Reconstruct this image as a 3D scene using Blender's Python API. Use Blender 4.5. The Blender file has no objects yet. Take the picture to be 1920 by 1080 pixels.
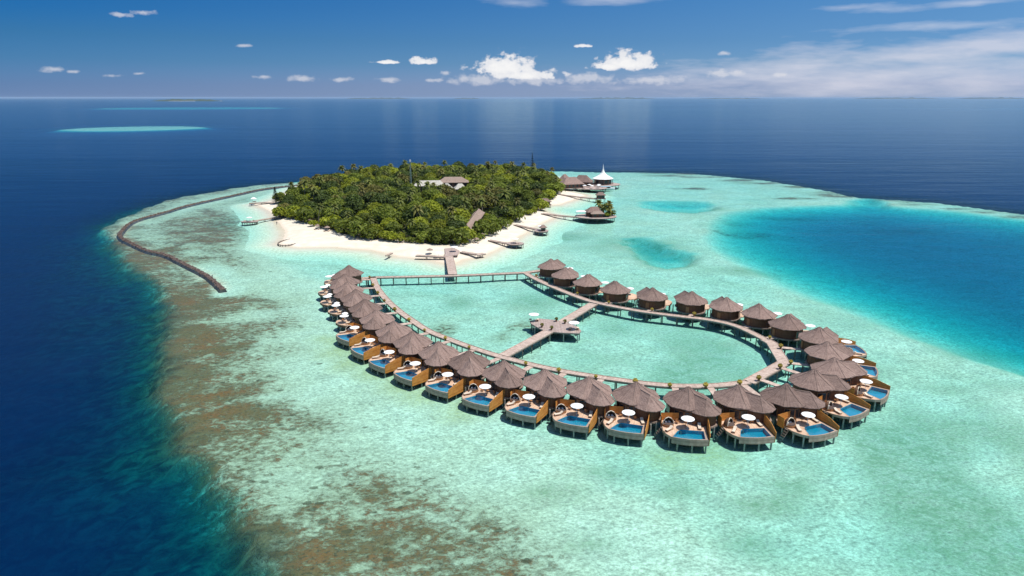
import bpy, bmesh, math, random
import numpy as np
from mathutils import Vector, Matrix, noise as mnoise
R = math.radians
random.seed(7)
sc = bpy.context.scene
COL = sc.collection

# ------------------------------------------------------------------ camera
CAM_H, FOC, PITCH = 65.0, 1280.0, R(15.58)
cam = bpy.data.cameras.new('camera'); camo = bpy.data.objects.new('camera', cam); COL.objects.link(camo)
cam.sensor_width = 36; cam.lens = 24.0; cam.clip_start = 1; cam.clip_end = 200000
camo.location = (0, 0, CAM_H); camo.rotation_euler = (R(90) - PITCH, 0, 0)
sc.camera = camo

def direction(u, v):
    x = (u - 960) / FOC; y = -(v - 540) / FOC
    return Vector((x, math.cos(PITCH) + y * math.sin(PITCH), -math.sin(PITCH) + y * math.cos(PITCH)))
def survey(u, v, z=0.0):
    """plan position of a point of the place that lies at height z"""
    d = direction(u, v); t = (z - CAM_H) / d.z
    return Vector((d.x * t, d.y * t, z))

# ------------------------------------------------------------------ sun, sky
SUN_EL, SUN_AZ = R(68), R(108)          # azimuth measured clockwise from +Y (the view direction)
EXPOSURE = 0.0
sun = bpy.data.lights.new('sun', 'SUN'); suno = bpy.data.objects.new('sun', sun); COL.objects.link(suno)
sun.energy = 5.0; sun.angle = R(0.53); sun.color = (1.0, 0.955, 0.88)
to_sun = Vector((math.cos(SUN_EL) * math.sin(SUN_AZ), math.cos(SUN_EL) * math.cos(SUN_AZ), math.sin(SUN_EL)))
suno.rotation_euler = (-to_sun).to_track_quat('-Z', 'Y').to_euler(); suno.location = (0, 0, 200)

wd = bpy.data.worlds.new('World'); sc.world = wd; wd.use_nodes = True
def build_world():
    nt = wd.node_tree; N = nt.nodes; L = nt.links
    bg = N['Background']; bg.inputs['Strength'].default_value = 0.1
    sky = N.new('ShaderNodeTexSky'); sky.sky_type = 'NISHITA'; sky.sun_disc = False
    sky.sun_elevation = SUN_EL; sky.sun_rotation = SUN_AZ; sky.altitude = 0; sky.air_density = 1.0; sky.dust_density = 0.4; sky.ozone_density = 3.0
    tc = N.new('ShaderNodeTexCoord'); sep = N.new('ShaderNodeSeparateXYZ'); L.new(tc.outputs['Generated'], sep.inputs[0])
    def m(op, a, b=None, c=None, clamp=False):
        n = N.new('ShaderNodeMath'); n.operation = op; n.use_clamp = clamp
        for i, s in enumerate((a, b, c)):
            if s is None: continue
            if isinstance(s, (int, float)): n.inputs[i].default_value = s
            else: L.new(s, n.inputs[i])
        return n.outputs[0]
    az = m('ARCTAN2', sep.outputs[0], sep.outputs[1]); el = m('ARCSINE', sep.outputs[2])
    def comb(a, b, c=0.0):
        n = N.new('ShaderNodeCombineXYZ')
        for i, s in enumerate((a, b, c)):
            if isinstance(s, (int, float)): n.inputs[i].default_value = s
            else: L.new(s, n.inputs[i])
        return n.outputs[0]
    def noise(vec, scale, detail, rough=0.55):
        n = N.new('ShaderNodeTexNoise'); n.inputs['Scale'].default_value = scale; n.inputs['Detail'].default_value = detail
        n.inputs['Roughness'].default_value = rough; L.new(vec, n.inputs['Vector']); return n.outputs['Fac']
    def ramp(fac, stops, mode='LINEAR'):
        n = N.new('ShaderNodeValToRGB'); n.color_ramp.interpolation = mode
        e = n.color_ramp.elements
        while len(e) > 1: e.remove(e[-1])
        e[0].position = stops[0][0]; e[0].color = (*stops[0][1], 1)
        for p, c in stops[1:]:
            x = e.new(p); x.color = (*c, 1)
        L.new(fac, n.inputs[0]); return n.outputs[0]
    def mix(fac, a, b, mode='MIX'):
        n = N.new('ShaderNodeMix'); n.data_type = 'RGBA'; n.blend_type = mode
        if isinstance(fac, (int, float)): n.inputs[0].default_value = fac
        else: L.new(fac, n.inputs[0])
        for i, s in ((6, a), (7, b)):
            if isinstance(s, tuple): n.inputs[i].default_value = (*s, 1)
            else: L.new(s, n.inputs[i])
        return n.outputs[2]
    # low sky tinted deep blue, paler sunward; unseen upper sky brightened to fill shadows
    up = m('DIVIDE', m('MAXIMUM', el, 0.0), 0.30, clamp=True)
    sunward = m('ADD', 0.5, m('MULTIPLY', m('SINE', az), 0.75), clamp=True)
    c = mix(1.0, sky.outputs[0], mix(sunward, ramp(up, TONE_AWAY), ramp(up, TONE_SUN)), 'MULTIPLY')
    # clouds: soft ellipses in bearing and elevation, broken up by one noise each for puffs and for veils
    ae = comb(az, el)
    n1 = m('SUBTRACT', noise(comb(az, m('MULTIPLY', el, 1.35)), 62, 5, 0.58), 0.5)
    n2 = m('SUBTRACT', noise(comb(az, m('MULTIPLY', el, 5.0), 3.0), 9, 4, 0.6), 0.5)
    def vm(op, a, b, c=None):
        n = N.new('ShaderNodeVectorMath'); n.operation = op
        for i, s in enumerate((a, b, c)):
            if s is None: continue
            if isinstance(s, tuple): n.inputs[i].default_value = s
            else: L.new(s, n.inputs[i])
        return n
    def ang(u, v):
        d = direction(u, v).normalized(); return math.atan2(d.x, d.y), math.asin(d.z)
    def nearest_r(lst, flat=False):
        """smallest elliptical radius over the clouds of one kind"""
        best = None
        for u, v, w, h in lst:
            a0, e0 = ang(u, v); W = w / FOC; H = h / FOC
            q = vm('MULTIPLY_ADD', ae, (1 / W, 1 / H, 0), (-a0 / W, -e0 / H, 0)).outputs[0]
            if flat: q = vm('MAXIMUM', q, vm('MULTIPLY', q, (-1, -2.2, 0)).outputs[0]).outputs[0]
            r = vm('LENGTH', q, None).outputs['Value']
            best = r if best is None else m('MINIMUM', best, r)
        return best
    def cover(r, nn, amp, soft, op):
        x = m('MULTIPLY', m('ADD', m('SUBTRACT', 1.0, r), m('MULTIPLY', nn, amp)), soft, clamp=True)
        x = m('MULTIPLY', x, m('MULTIPLY', m('SUBTRACT', 1.75, r), 2.0, clamp=True))
        return m('MULTIPLY', x, op)
    big = [(948, 130, 62, 29), (985, 143, 72, 14), (1178, 121, 56, 24), (1138, 126, 40, 10), (795, 117, 22, 10), (724, 117, 26, 5), (1098, 87, 18, 5)]
    faint = [(565, 148, 26, 6), (103, 130, 20, 5), (136, 134, 12, 3), (212, 142, 12, 3.5), (262, 138, 10, 3), (495, 144, 15, 4), (640, 149, 24, 4), (728, 149, 26, 5),
             (836, 137, 11, 5), (815, 150, 20, 4), (900, 149, 70, 11), (1000, 151, 70, 9), (1100, 147, 60, 11), (1225, 149, 55, 8), (1355, 138, 34, 7), (1385, 136, 16, 5), (1464, 140, 20, 4),
             (1360, 100, 12, 4), (228, 28, 18, 4), (270, 23, 22, 5), (460, 86, 16, 3)]
    veil = [(1740, 106, 190, 34), (1890, 84, 130, 26), (1620, 140, 420, 46)]
    wisp = [(965, 6, 60, 10), (1150, 0, 90, 9), (1580, 14, 75, 6), (1660, 18, 60, 8), (1830, 5, 70, 6), (1820, 46, 150, 8)]
    rb = nearest_r(big, True)
    xb = cover(rb, n1, 2.4, 3.0, 0.96)
    xf = cover(nearest_r(faint), n1, 2.8, 1.3, 0.6)
    xv = cover(nearest_r(veil), n2, 2.4, 1.0, 0.66)
    xw = cover(nearest_r(wisp), n2, 3.2, 0.9, 0.42)
    # the same scattered small clouds carry on round the rest of the horizon
    n3 = noise(comb(az, m('MULTIPLY', el, 2.4), 9.0), 16, 4, 0.55)
    rest = m('MULTIPLY', m('SUBTRACT', n3, 0.63), 9.0, clamp=True)
    rest = m('MULTIPLY', rest, m('MULTIPLY', m('SUBTRACT', m('ABSOLUTE', az), 0.72), 8.0, clamp=True))
    rest = m('MULTIPLY', rest, m('MULTIPLY', m('SUBTRACT', el, 0.012), 60.0, clamp=True)); rest = m('MULTIPLY', rest, m('MULTIPLY', m('SUBTRACT', 0.5, el), 2.0, clamp=True))
    c = mix(xv, c, (7.3, 7.25, 8.1)); c = mix(xw, c, (7.4, 7.7, 8.6))
    c = mix(m('MAXIMUM', xf, m('MULTIPLY', rest, 0.7)), c, (7.6, 7.6, 8.1))
    lit = m('ADD', m('SUBTRACT', 1.15, m('MULTIPLY', rb, 0.9)), m('MULTIPLY', n1, 1.6), clamp=True)
    c = mix(xb, c, ramp(lit, [(0.0, (6.4, 6.7, 7.6)), (1.0, (9.6, 9.5, 9.4))]))
    L.new(c, bg.inputs['Color'])
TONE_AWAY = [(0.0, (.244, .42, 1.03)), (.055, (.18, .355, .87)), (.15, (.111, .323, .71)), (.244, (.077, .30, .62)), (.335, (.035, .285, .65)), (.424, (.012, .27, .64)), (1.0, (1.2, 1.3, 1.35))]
TONE_SUN = [(0.0, (.71, .91, 1.62)), (.055, (.655, .787, 1.41)), (.15, (.42, .66, 1.12)), (.244, (.34, .595, 1.01)), (.335, (.33, .60, .97)), (.424, (.305, .61, .97)), (1.0, (1.25, 1.32, 1.35))]  # last stop of both ramps: sky above the view lifted as added fill
build_world()
vs = sc.view_settings; vs.view_transform = 'Standard'; vs.look = 'None'; vs.exposure = EXPOSURE; vs.gamma = 1; vs.use_curve_mapping = False
sc.cycles.max_bounces = 6; sc.cycles.diffuse_bounces = 2; sc.cycles.glossy_bounces = 3; sc.cycles.transparent_max_bounces = 16
sc.cycles.sample_clamp_indirect = 6; sc.cycles.caustics_reflective = False; sc.cycles.caustics_refractive = False

wd.cycles.sampling_method = "NONE"
# ------------------------------------------------------------------ materials
MAT = {}
class NB:
    def __init__(s, name):
        s.mat = bpy.data.materials.new(name); s.mat.use_nodes = True; s.nt = s.mat.node_tree; s.N = s.nt.nodes; s.L = s.nt.links
        s.N.clear(); s.out = s.N.new('ShaderNodeOutputMaterial'); MAT[name] = s.mat
    def n(s, t, **kw):
        x = s.N.new(t)
        for k, v in kw.items(): setattr(x, k, v)
        return x
    def put(s, sock, v):
        if isinstance(v, (int, float)): sock.default_value = v
        elif isinstance(v, (tuple, list)): sock.default_value = (*v, 1) if (len(v) == 3 and sock.type == 'RGBA') else v
        else: s.L.new(v, sock)
    def m(s, op, a, b=None, c=None, clamp=False):
        x = s.n('ShaderNodeMath', operation=op, use_clamp=clamp)
        for i, q in enumerate((a, b, c)):
            if q is not None: s.put(x.inputs[i], q)
        return x.outputs[0]
    def pos(s, obj=False):
        if obj: return s.n('ShaderNodeTexCoord').outputs['Object']
        return s.n('ShaderNodeNewGeometry').outputs['Position']
    def scale(s, v, k):
        x = s.n('ShaderNodeVectorMath', operation='MULTIPLY'); s.put(x.inputs[0], v); x.inputs[1].default_value = k; return x.outputs[0]
    def noise(s, v, sc_, det=4, rough=0.55, dist=0.0):
        x = s.n('ShaderNodeTexNoise'); s.put(x.inputs['Vector'], v); x.inputs['Scale'].default_value = sc_; x.inputs['Detail'].default_value = det
        x.inputs['Roughness'].default_value = rough; x.inputs['Distortion'].default_value = dist; return x.outputs['Fac']
    def mix(s, f, a, b, mode='MIX'):
        x = s.n('ShaderNodeMix', data_type='RGBA', blend_type=mode); s.put(x.inputs[0], f); s.put(x.inputs[6], a); s.put(x.inputs[7], b); return x.outputs[2]
    def rng(s, v, a, b, c=0.0, d=1.0, smooth=True):
        x = s.n('ShaderNodeMapRange', interpolation_type='SMOOTHSTEP' if smooth else 'LINEAR'); s.put(x.inputs[0], v)
        for i, q in enumerate((a, b, c, d)): s.put(x.inputs[i + 1], q)
        return x.outputs[0]
    def attr(s, name):
        return s.n('ShaderNodeAttribute', attribute_name=name).outputs['Fac']
    def rand(s): return s.n('ShaderNodeObjectInfo').outputs['Random']
    def bump(s, h, strength=0.3, dist=0.05):
        x = s.n('ShaderNodeBump'); x.inputs['Strength'].default_value = strength; x.inputs['Distance'].default_value = dist; s.put(x.inputs['Height'], h); return x.outputs[0]
    def bsdf(s, col, rough=0.8, spec=0.3, normal=None, **kw):
        b = s.n('ShaderNodeBsdfPrincipled'); s.put(b.inputs['Base Color'], col); s.put(b.inputs['Roughness'], rough); b.inputs['Specular IOR Level'].default_value = spec
        if normal is not None: s.L.new(normal, b.inputs['Normal'])
        for k, v in kw.items(): s.put(b.inputs[k.replace('_', ' ')], v)
        s.L.new(b.outputs[0], s.out.inputs[0]); return b

def simple(name, col, rough=0.7, var=0.15, scale=3.0, spec=0.3, stretch=(1, 1, 1)):
    b = NB(name); p = b.scale(b.pos(True), stretch)
    f = b.rng(b.noise(p, scale, 5), 0.3, 0.7, 1 - var, 1 + var)
    r = b.rng(b.rand(), 0, 1, 1 - var * 0.6, 1 + var * 0.6, False)
    k = b.m('MULTIPLY', f, r)
    x = b.n('ShaderNodeVectorMath', operation='SCALE'); b.put(x.inputs[0], col); b.L.new(k, x.inputs[3])
    b.bsdf(x.outputs[0], rough, spec); return b
simple('white_fabric', (0.86, 0.85, 0.82), 0.9, 0.04)
simple('cream_fabric', (0.66, 0.56, 0.44), 0.9, 0.08)
simple('dark_cushion', (0.10, 0.07, 0.06), 0.9, 0.2)
simple('post_wood', (0.16, 0.13, 0.11), 0.85, 0.25, 2.0)
simple('concrete_post', (0.34, 0.33, 0.31), 0.85, 0.2, 2.0)
simple('teak', (0.34, 0.16, 0.07), 0.6, 0.2, 4.0)
simple('window_dark', (0.03, 0.035, 0.04), 0.15, 0.1, 1.0, 0.5)
simple('white_paint', (0.80, 0.80, 0.79), 0.5, 0.04)
simple('pale_blue_paint', (0.42, 0.60, 0.68), 0.5, 0.08)
simple('mast_paint', (0.20, 0.30, 0.30), 0.6, 0.1)
simple('bark', (0.13, 0.10, 0.075), 0.9, 0.25, 2.0)
simple('palm_bark', (0.24, 0.20, 0.16), 0.9, 0.2, 2.0)
simple('planter_clay', (0.26, 0.13, 0.07), 0.8, 0.15)
simple('hut_wall', (0.14, 0.075, 0.05), 0.8, 0.2, 2.0)
simple('skin', (0.35, 0.20, 0.14), 0.6, 0.05)
simple('dark_cloth', (0.06, 0.06, 0.09), 0.9, 0.1)
simple('metal_roof', (0.46, 0.43, 0.37), 0.6, 0.12, 1.0)

def planks(name, c1, c2, width, axis='Y', var=0.25):
    """boards: colour differs board to board, dark joints between them"""
    b = NB(name); p = b.pos(True); s = b.n('ShaderNodeSeparateXYZ'); b.L.new(p, s.inputs[0])
    a = b.attr('along') if axis == 'ALONG' else s.outputs[axis]; t = b.m('DIVIDE', a, width); idx = b.m('FLOOR', t); fr = b.m('FRACT', t)
    w = b.n('ShaderNodeTexWhiteNoise', noise_dimensions='1D'); b.L.new(idx, w.inputs['W'])
    joint = b.m('LESS_THAN', fr, 0.09)
    g = b.noise(p, 1.1, 6, 0.6)
    c = b.mix(b.rng(g, 0.3, 0.7), c1, c2)
    k = b.m('MULTIPLY', b.m('ADD', 1 - var * 0.5, b.m('MULTIPLY', w.outputs['Value'], var)), b.m('SUBTRACT', 1.0, b.m('MULTIPLY', joint, 0.5)))
    k = b.m('MULTIPLY', k, b.rng(b.rand(), 0, 1, 0.93, 1.07, False))
    x = b.n('ShaderNodeVectorMath', operation='SCALE'); b.L.new(c, x.inputs[0]); b.L.new(k, x.inputs[3])
    b.bsdf(x.outputs[0], 0.75, 0.25)
planks('deck_wood', (0.56, 0.35, 0.23), (0.70, 0.51, 0.37), 0.16, 'Y')
planks('walk_wood', (0.42, 0.31, 0.25), (0.58, 0.46, 0.385), 0.30, 'ALONG')
planks('screen_wood', (0.54, 0.21, 0.04), (0.66, 0.30, 0.075), 0.18, 'Z', 0.35)
planks('fascia_wood', (0.31, 0.225, 0.17), (0.42, 0.325, 0.255), 0.22, 'Z', 0.3)
planks('wall_wood', (0.15, 0.065, 0.035), (0.20, 0.095, 0.05), 0.2, 'Z', 0.3)

def thatch(name, c1, c2, c3):
    b = NB(name); p = b.pos(True)
    n1 = b.noise(b.scale(p, (1, 1, 0.55)), 1.3, 6, 0.7); n2 = b.noise(p, 9.0, 3, 0.6); n3 = b.noise(b.scale(p, (0.4, 0.4, 3.0)), 2.2, 4, 0.6)
    c = b.mix(b.rng(n1, 0.3, 0.7), c1, c2); c = b.mix(b.rng(n3, 0.45, 0.75, 0, 0.5), c, c3)
    sp = b.n('ShaderNodeSeparateXYZ'); b.L.new(p, sp.inputs[0]); an = b.m('ARCTAN2', sp.outputs[1], sp.outputs[0]); cv = b.n('ShaderNodeCombineXYZ'); b.L.new(b.m('MULTIPLY', an, 9.0), cv.inputs[0]); b.L.new(b.m('MULTIPLY', sp.outputs[2], 0.5), cv.inputs[1])
    n4 = b.noise(cv.outputs[0], 1.6, 4, 0.65); c = b.mix(b.rng(n4, 0.35, 0.68, 0.0, 0.55), c, c2); c = b.mix(b.rng(n4, 0.6, 0.3, 0.0, 0.45), c, c3)
    k = b.m('MULTIPLY', b.rng(n2, 0.25, 0.75, 0.72, 1.2), b.rng(b.rand(), 0, 1, 0.78, 1.16, False))
    x = b.n('ShaderNodeVectorMath', operation='SCALE'); b.L.new(c, x.inputs[0]); b.L.new(k, x.inputs[3])
    b.bsdf(x.outputs[0], 0.95, 0.1, b.bump(b.m('ADD', n2, b.m('MULTIPLY', n3, 1.2)), 0.9, 0.12))
thatch('thatch', (0.215, 0.145, 0.122), (0.33, 0.235, 0.198), (0.135, 0.093, 0.08))
thatch('thatch_pale', (0.26, 0.19, 0.155), (0.36, 0.27, 0.22), (0.19, 0.14, 0.115))

def leaf(name, c1, c2, trans=0.3):
    b = NB(name); r = b.rand(); p = b.pos(False)
    n = b.noise(p, 0.9, 3); c = b.mix(b.rng(n, 0.3, 0.7), c1, c2)
    k = b.rng(r, 0, 1, 0.72, 1.28, False)
    x = b.n('ShaderNodeVectorMath', operation='SCALE'); b.L.new(c, x.inputs[0]); b.L.new(k, x.inputs[3])
    d = b.n('ShaderNodeBsdfPrincipled'); b.L.new(x.outputs[0], d.inputs['Base Color']); d.inputs['Roughness'].default_value = 0.55; d.inputs['Specular IOR Level'].default_value = 0.25
    t = b.n('ShaderNodeBsdfTranslucent'); b.L.new(x.outputs[0], t.inputs[0])
    mx = b.n('ShaderNodeMixShader'); mx.inputs[0].default_value = trans; b.L.new(d.outputs[0], mx.inputs[1]); b.L.new(t.outputs[0], mx.inputs[2])
    b.L.new(mx.outputs[0], b.out.inputs[0])
leaf('leaf_dark', (0.055, 0.085, 0.016), (0.095, 0.135, 0.022))
leaf('leaf_mid', (0.125, 0.165, 0.018), (0.185, 0.22, 0.026))
leaf('leaf_lime', (0.22, 0.265, 0.014), (0.31, 0.33, 0.025))
leaf('leaf_olive', (0.145, 0.14, 0.03), (0.2, 0.185, 0.042))
leaf('leaf_palm', (0.105, 0.135, 0.024), (0.18, 0.19, 0.04))
leaf('leaf_pine', (0.018, 0.045, 0.026), (0.030, 0.065, 0.035))
leaf('leaf_gold', (0.40, 0.33, 0.05), (0.52, 0.40, 0.08))

def rock_mat():
    b = NB('rock'); p = b.pos()
    n = b.noise(p, 0.8, 5); c = b.mix(b.rng(n, 0.3, 0.7), (0.07, 0.048, 0.04), (0.165, 0.12, 0.10)); b.bsdf(c, 0.9, 0.2)
rock_mat()

# ------------------------------------------------------------------ mesh helpers
class MB:
    def __init__(s): s.v = []; s.f = []
    def add(s, vs, fs, M=None):
        o = len(s.v)
        for p in vs: s.v.append(tuple(M @ Vector(p)) if M is not None else tuple(p))
        for f in fs: s.f.append(tuple(i + o for i in f))
        return s
    def box(s, x0, x1, y0, y1, z0, z1, M=None):
        return s.add([(x0, y0, z0), (x1, y0, z0), (x1, y1, z0), (x0, y1, z0), (x0, y0, z1), (x1, y0, z1), (x1, y1, z1), (x0, y1, z1)],
                     [(3, 2, 1, 0), (4, 5, 6, 7), (0, 1, 5, 4), (1, 2, 6, 5), (2, 3, 7, 6), (3, 0, 4, 7)], M)
    def prism(s, poly, z0, z1, M=None):
        n = len(poly)
        return s.add([(x, y, z0) for x, y in poly] + [(x, y, z1) for x, y in poly],
                     [tuple(range(n - 1, -1, -1)), tuple(range(n, 2 * n))] + [(i, (i + 1) % n, n + (i + 1) % n, n + i) for i in range(n)], M)
    def lathe(s, prof, n=12, M=None, a0=0.0, close=True):
        """prof: list of (radius, z) from bottom to top"""
        vs = []; fs = []
        for r, z in prof:
            for i in range(n):
                a = a0 + 2 * math.pi * i / n; vs.append((r * math.cos(a), r * math.sin(a), z))
        for k in range(len(prof) - 1):
            for i in range(n):
                j = (i + 1) % n; fs.append((k * n + i, k * n + j, (k + 1) * n + j, (k + 1) * n + i))
        if close: fs.append(tuple(range(n - 1, -1, -1))); fs.append(tuple(range((len(prof) - 1) * n, len(prof) * n)))
        return s.add(vs, fs, M)
    def tube(s, pts, radii, n=6):
        pts = [Vector(p) for p in pts]; vs = []; fs = []
        for k, p in enumerate(pts):
            d = (pts[min(k + 1, len(pts) - 1)] - pts[max(k - 1, 0)]).normalized()
            a = d.orthogonal().normalized(); b = d.cross(a)
            for i in range(n):
                t = 2 * math.pi * i / n; vs.append(p + (a * math.cos(t) + b * math.sin(t)) * radii[k])
        for k in range(len(pts) - 1):
            for i in range(n):
                j = (i + 1) % n; fs.append((k * n + i, k * n + j, (k + 1) * n + j, (k + 1) * n + i))
        fs.append(tuple(range(n - 1, -1, -1))); fs.append(tuple(range((len(pts) - 1) * n, len(pts) * n)))
        return s.add(vs, fs)
    def mesh(s, name, mat=None, smooth=False):
        me = bpy.data.meshes.new(name); me.from_pydata(s.v, [], s.f); me.update()
        if mat: me.materials.append(MAT[mat])
        if smooth: me.polygons.foreach_set('use_smooth', [True] * len(me.polygons))
        return me

def ob(name, me, parent=None, loc=(0, 0, 0), rz=0.0):
    o = bpy.data.objects.new(name, me); COL.objects.link(o); o.location = loc; o.rotation_euler = (0, 0, rz)
    if parent is not None: o.parent = parent
    return o
def tag(o, label=None, cat=None, group=None, kind=None):
    if label: o['label'] = label
    if cat: o['category'] = cat
    if group: o['group'] = group
    if kind: o['kind'] = kind
    return o
def thing(name, label, cat, loc=(0, 0, 0), rz=0.0, group=None):
    return tag(ob(name, None, None, loc, rz), label, cat, group)
def plant_tree(parts, loc, rz=0.0, s=1.0, name='tree', label='', cat='tree', group=None):
    t = thing(name, label, cat, loc, rz, group); t.scale = (s, s, s)
    for n, me in parts: ob(n, me, t)
    return t

def px(pts, z=0.0): return [survey(u, v, z) for u, v in pts]
def in_poly(P, X, Y):
    ins = np.zeros(X.shape, bool); n = len(P)
    for i in range(n):
        x0, y0 = P[i][0], P[i][1]; x1, y1 = P[(i + 1) % n][0], P[(i + 1) % n][1]
        if y0 == y1: continue
        c = ((y0 > Y) != (y1 > Y)) & (X < (x1 - x0) * (Y - y0) / (y1 - y0) + x0); ins ^= c
    return ins
def line_dist(P, X, Y, closed=False):
    d = np.full(X.shape, 1e18); n = len(P)
    for i in range(n if closed else n - 1):
        x0, y0 = P[i][0], P[i][1]; x1, y1 = P[(i + 1) % n][0], P[(i + 1) % n][1]
        dx, dy = x1 - x0, y1 - y0; t = np.clip(((X - x0) * dx + (Y - y0) * dy) / max(dx * dx + dy * dy, 1e-9), 0, 1)
        d = np.minimum(d, (X - x0 - t * dx) ** 2 + (Y - y0 - t * dy) ** 2)
    return np.sqrt(d)
def sdist(P, X, Y):
    d = line_dist(P, X, Y, True); return np.where(in_poly(P, X, Y), d, -d)
_rng = np.random.default_rng(5); _LAT = _rng.random((256, 256))
def vnoise(X, Y, size):
    x = X / size; y = Y / size; xi = np.floor(x).astype(int); yi = np.floor(y).astype(int); fx = x - xi; fy = y - yi
    fx = fx * fx * (3 - 2 * fx); fy = fy * fy * (3 - 2 * fy); g = lambda a, b: _LAT[a % 256, b % 256]
    return (g(xi, yi) * (1 - fx) + g(xi + 1, yi) * fx) * (1 - fy) + (g(xi, yi + 1) * (1 - fx) + g(xi + 1, yi + 1) * fx) * fy
def fbm(X, Y, size, o=4):
    s = 0; a = 0.5; t = 0
    for k in range(o): s = s + a * vnoise(X + 37.1 * k, Y - 11.7 * k, size); t += a; a *= 0.5; size /= 2.03
    return s / t
def sstep(a, b, x):
    t = np.clip((x - a) / (b - a), 0, 1); return t * t * (3 - 2 * t)

# ------------------------------------------------------------------ plan of the atoll
REEF = px([(560, 337), (700, 322), (850, 317), (1000, 316), (1100, 318), (1160, 319), (1300, 321), (1440, 333), (1560, 352), (1640, 366), (1760, 374), (1920, 393), (2300, 430), (2700, 800), (2300, 1300),
           (575, 1300), (500, 1170), (442, 1080), (390, 1000), (352, 930), (324, 860), (309, 780), (303, 700), (296, 620), (282, 560), (246, 520), (200, 475), (176, 445), (186, 422), (225, 401), (278, 381), (346, 363), (414, 352), (490, 343)])
LAGOON = px([(1318, 445), (1328, 415), (1360, 397), (1420, 390), (1520, 387), (1600, 383), (1630, 373), (1670, 385), (1760, 393), (1920, 412), (2300, 450), (2700, 780), (2100, 775), (1920, 700), (1780, 652), (1700, 624), (1600, 582), (1500, 547), (1420, 507), (1350, 478)])
POND = px([(1168, 447), (1200, 442), (1232, 452), (1262, 468), (1304, 476), (1292, 490), (1252, 496), (1215, 488), (1188, 470)])
POND2 = px([(1195, 379), (1260, 374), (1335, 377), (1350, 388), (1300, 395), (1230, 390)])
SHORE = px([(513, 377), (476, 383), (510, 397), (522, 414), (540, 436), (524, 457), (560, 464), (622, 463), (700, 469), (750, 481), (792, 485), (838, 493), (855, 493), (870, 485), (900, 481), (917, 473), (950, 458), (976, 442),
            (990, 430), (1018, 416), (1048, 405), (1015, 396), (1012, 389), (1030, 384), (1048, 384), (1078, 373), (1098, 366), (1062, 358), (1060, 345), (1050, 335), (1000, 326), (900, 322), (760, 324), (640, 334), (560, 350)])
WOOD = px([(516, 377), (522, 408), (558, 414), (600, 430), (640, 444), (690, 452), (735, 456), (785, 462), (830, 467), (866, 463), (905, 449), (940, 432), (972, 414), (1006, 398), (1013, 388), (1030, 377), (1046, 364), (1049, 350),
           (1040, 338), (1000, 329), (900, 325), (760, 328), (640, 338), (560, 354)])
SPIT = px([(400, 527), (425, 545), (450, 532), (420, 505), (395, 500)])

def island_z(X, Y):
    s = sdist(SHORE, X, Y) + (fbm(X, Y, 14, 3) - 0.5) * 3.0
    return np.where(s > 0, 1.7 * (1 - np.exp(-s / 9.0)), np.maximum(s * 0.075, -2.2))
def depth_field(X, Y):
    n = fbm(X, Y, 40, 4) - 0.5; n2 = fbm(X + 400, Y, 11, 3) - 0.5
    s = sdist(REEF, X, Y) + n * 17 + n2 * 7
    d = 1.5 + n * 0.7 + n2 * 0.35 - 0.85 * sstep(75, 30, line_dist(REEF[15:], X, Y))
    out = np.maximum(-s + 6, 0)
    slope = 46 * (1 - np.exp(-(out / 30.0) ** 1.1))
    ledge = 0.6 * sstep(0.52, 0.76, fbm(X * 0.8, Y * 0.55 + 90, 17, 3)) * np.exp(-((out - 26) / 16) ** 2)
    d = d + slope * (1 - 0.5 * ledge)
    l = sdist(LAGOON, X, Y) + n * 14
    north = sstep(420, 445, Y + 0.0 * X) ; li = np.maximum(l + 3 + 9 * north, 0)
    d = np.maximum(d, np.where(l > -3 - 9 * north, 1.0 + 15.5 * (1 - np.exp(-(li / (27.0 + 30 * sstep(190, 70, X) - 8 * north)) ** 1.15)), 0) * (s > -5))
    d = np.maximum(d, 1.1 + 3.4 * sstep(-2, 6, sdist(POND, X, Y) + n2 * 13)); d = np.maximum(d, 1.1 + 3.6 * sstep(-4, 9, sdist(POND2, X, Y) + n2 * 16))
    # far patch reefs and shallow banks
    for u, v, w, a, dm in [(255, 240, 135, 165, 1.9), (360, 202.5, 175, 520, 2.6)]:
        c = survey(u, v); hw = w / FOC * c.y
        r = np.sqrt(((X - c.x) / hw) ** 2 + ((Y - c.y) / a) ** 2)
        bank = dm + 24 * sstep(0.86, 1.16, r + n * 0.1)
        if dm > 2: bank = bank + 5.5 * sstep(0.86, 0.6, r)
        d = np.where(r < 1.3, np.minimum(d, bank), d)
    far = sstep(0.60, 0.80, fbm(X * 0.35, Y + 300, 420, 4)) * sstep(1600, 2600, Y) * sstep(200, 900, X)
    d = d * (1 - far) + np.minimum(d, 4.0) * far
    return np.minimum(d, -island_z(X, Y) + 0.0 * X) if False else d

def spread(dense, lo, hi, grow=1.16):
    """grid lines: dense ranges [(a,b,step)...] with spacing growing between and outside them"""
    out = []
    for a, b, st in dense: out += list(np.arange(a, b + 1e-6, st))
    x = dense[-1][1]; st = dense[-1][2]
    while x < hi: st *= grow; x += st; out.append(x)
    x = dense[0][0]; st = dense[0][2]
    while x > lo: st *= grow; x -= st; out.append(x)
    for (a, b, st), (a2, b2, st2) in zip(dense, dense[1:]):
        x = b; q = st
        while x < a2 - st2: q = min(q * grow, (a2 - b) / 6); x += q; out.append(x) if x < a2 - st2 * 0.5 else None
    return np.array(sorted(set(np.round(out, 3))))
c1 = survey(255, 240); c2 = survey(360, 202.5)
XS = spread([(-2600, -1250, 45), (-1010, -640, 9), (-330, 480, 3.0)], -90000, 90000)
YS = spread([(30, 640, 3.0), (1230, 1800, 14), (3500, 5200, 60)], -900, 120000)
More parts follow.
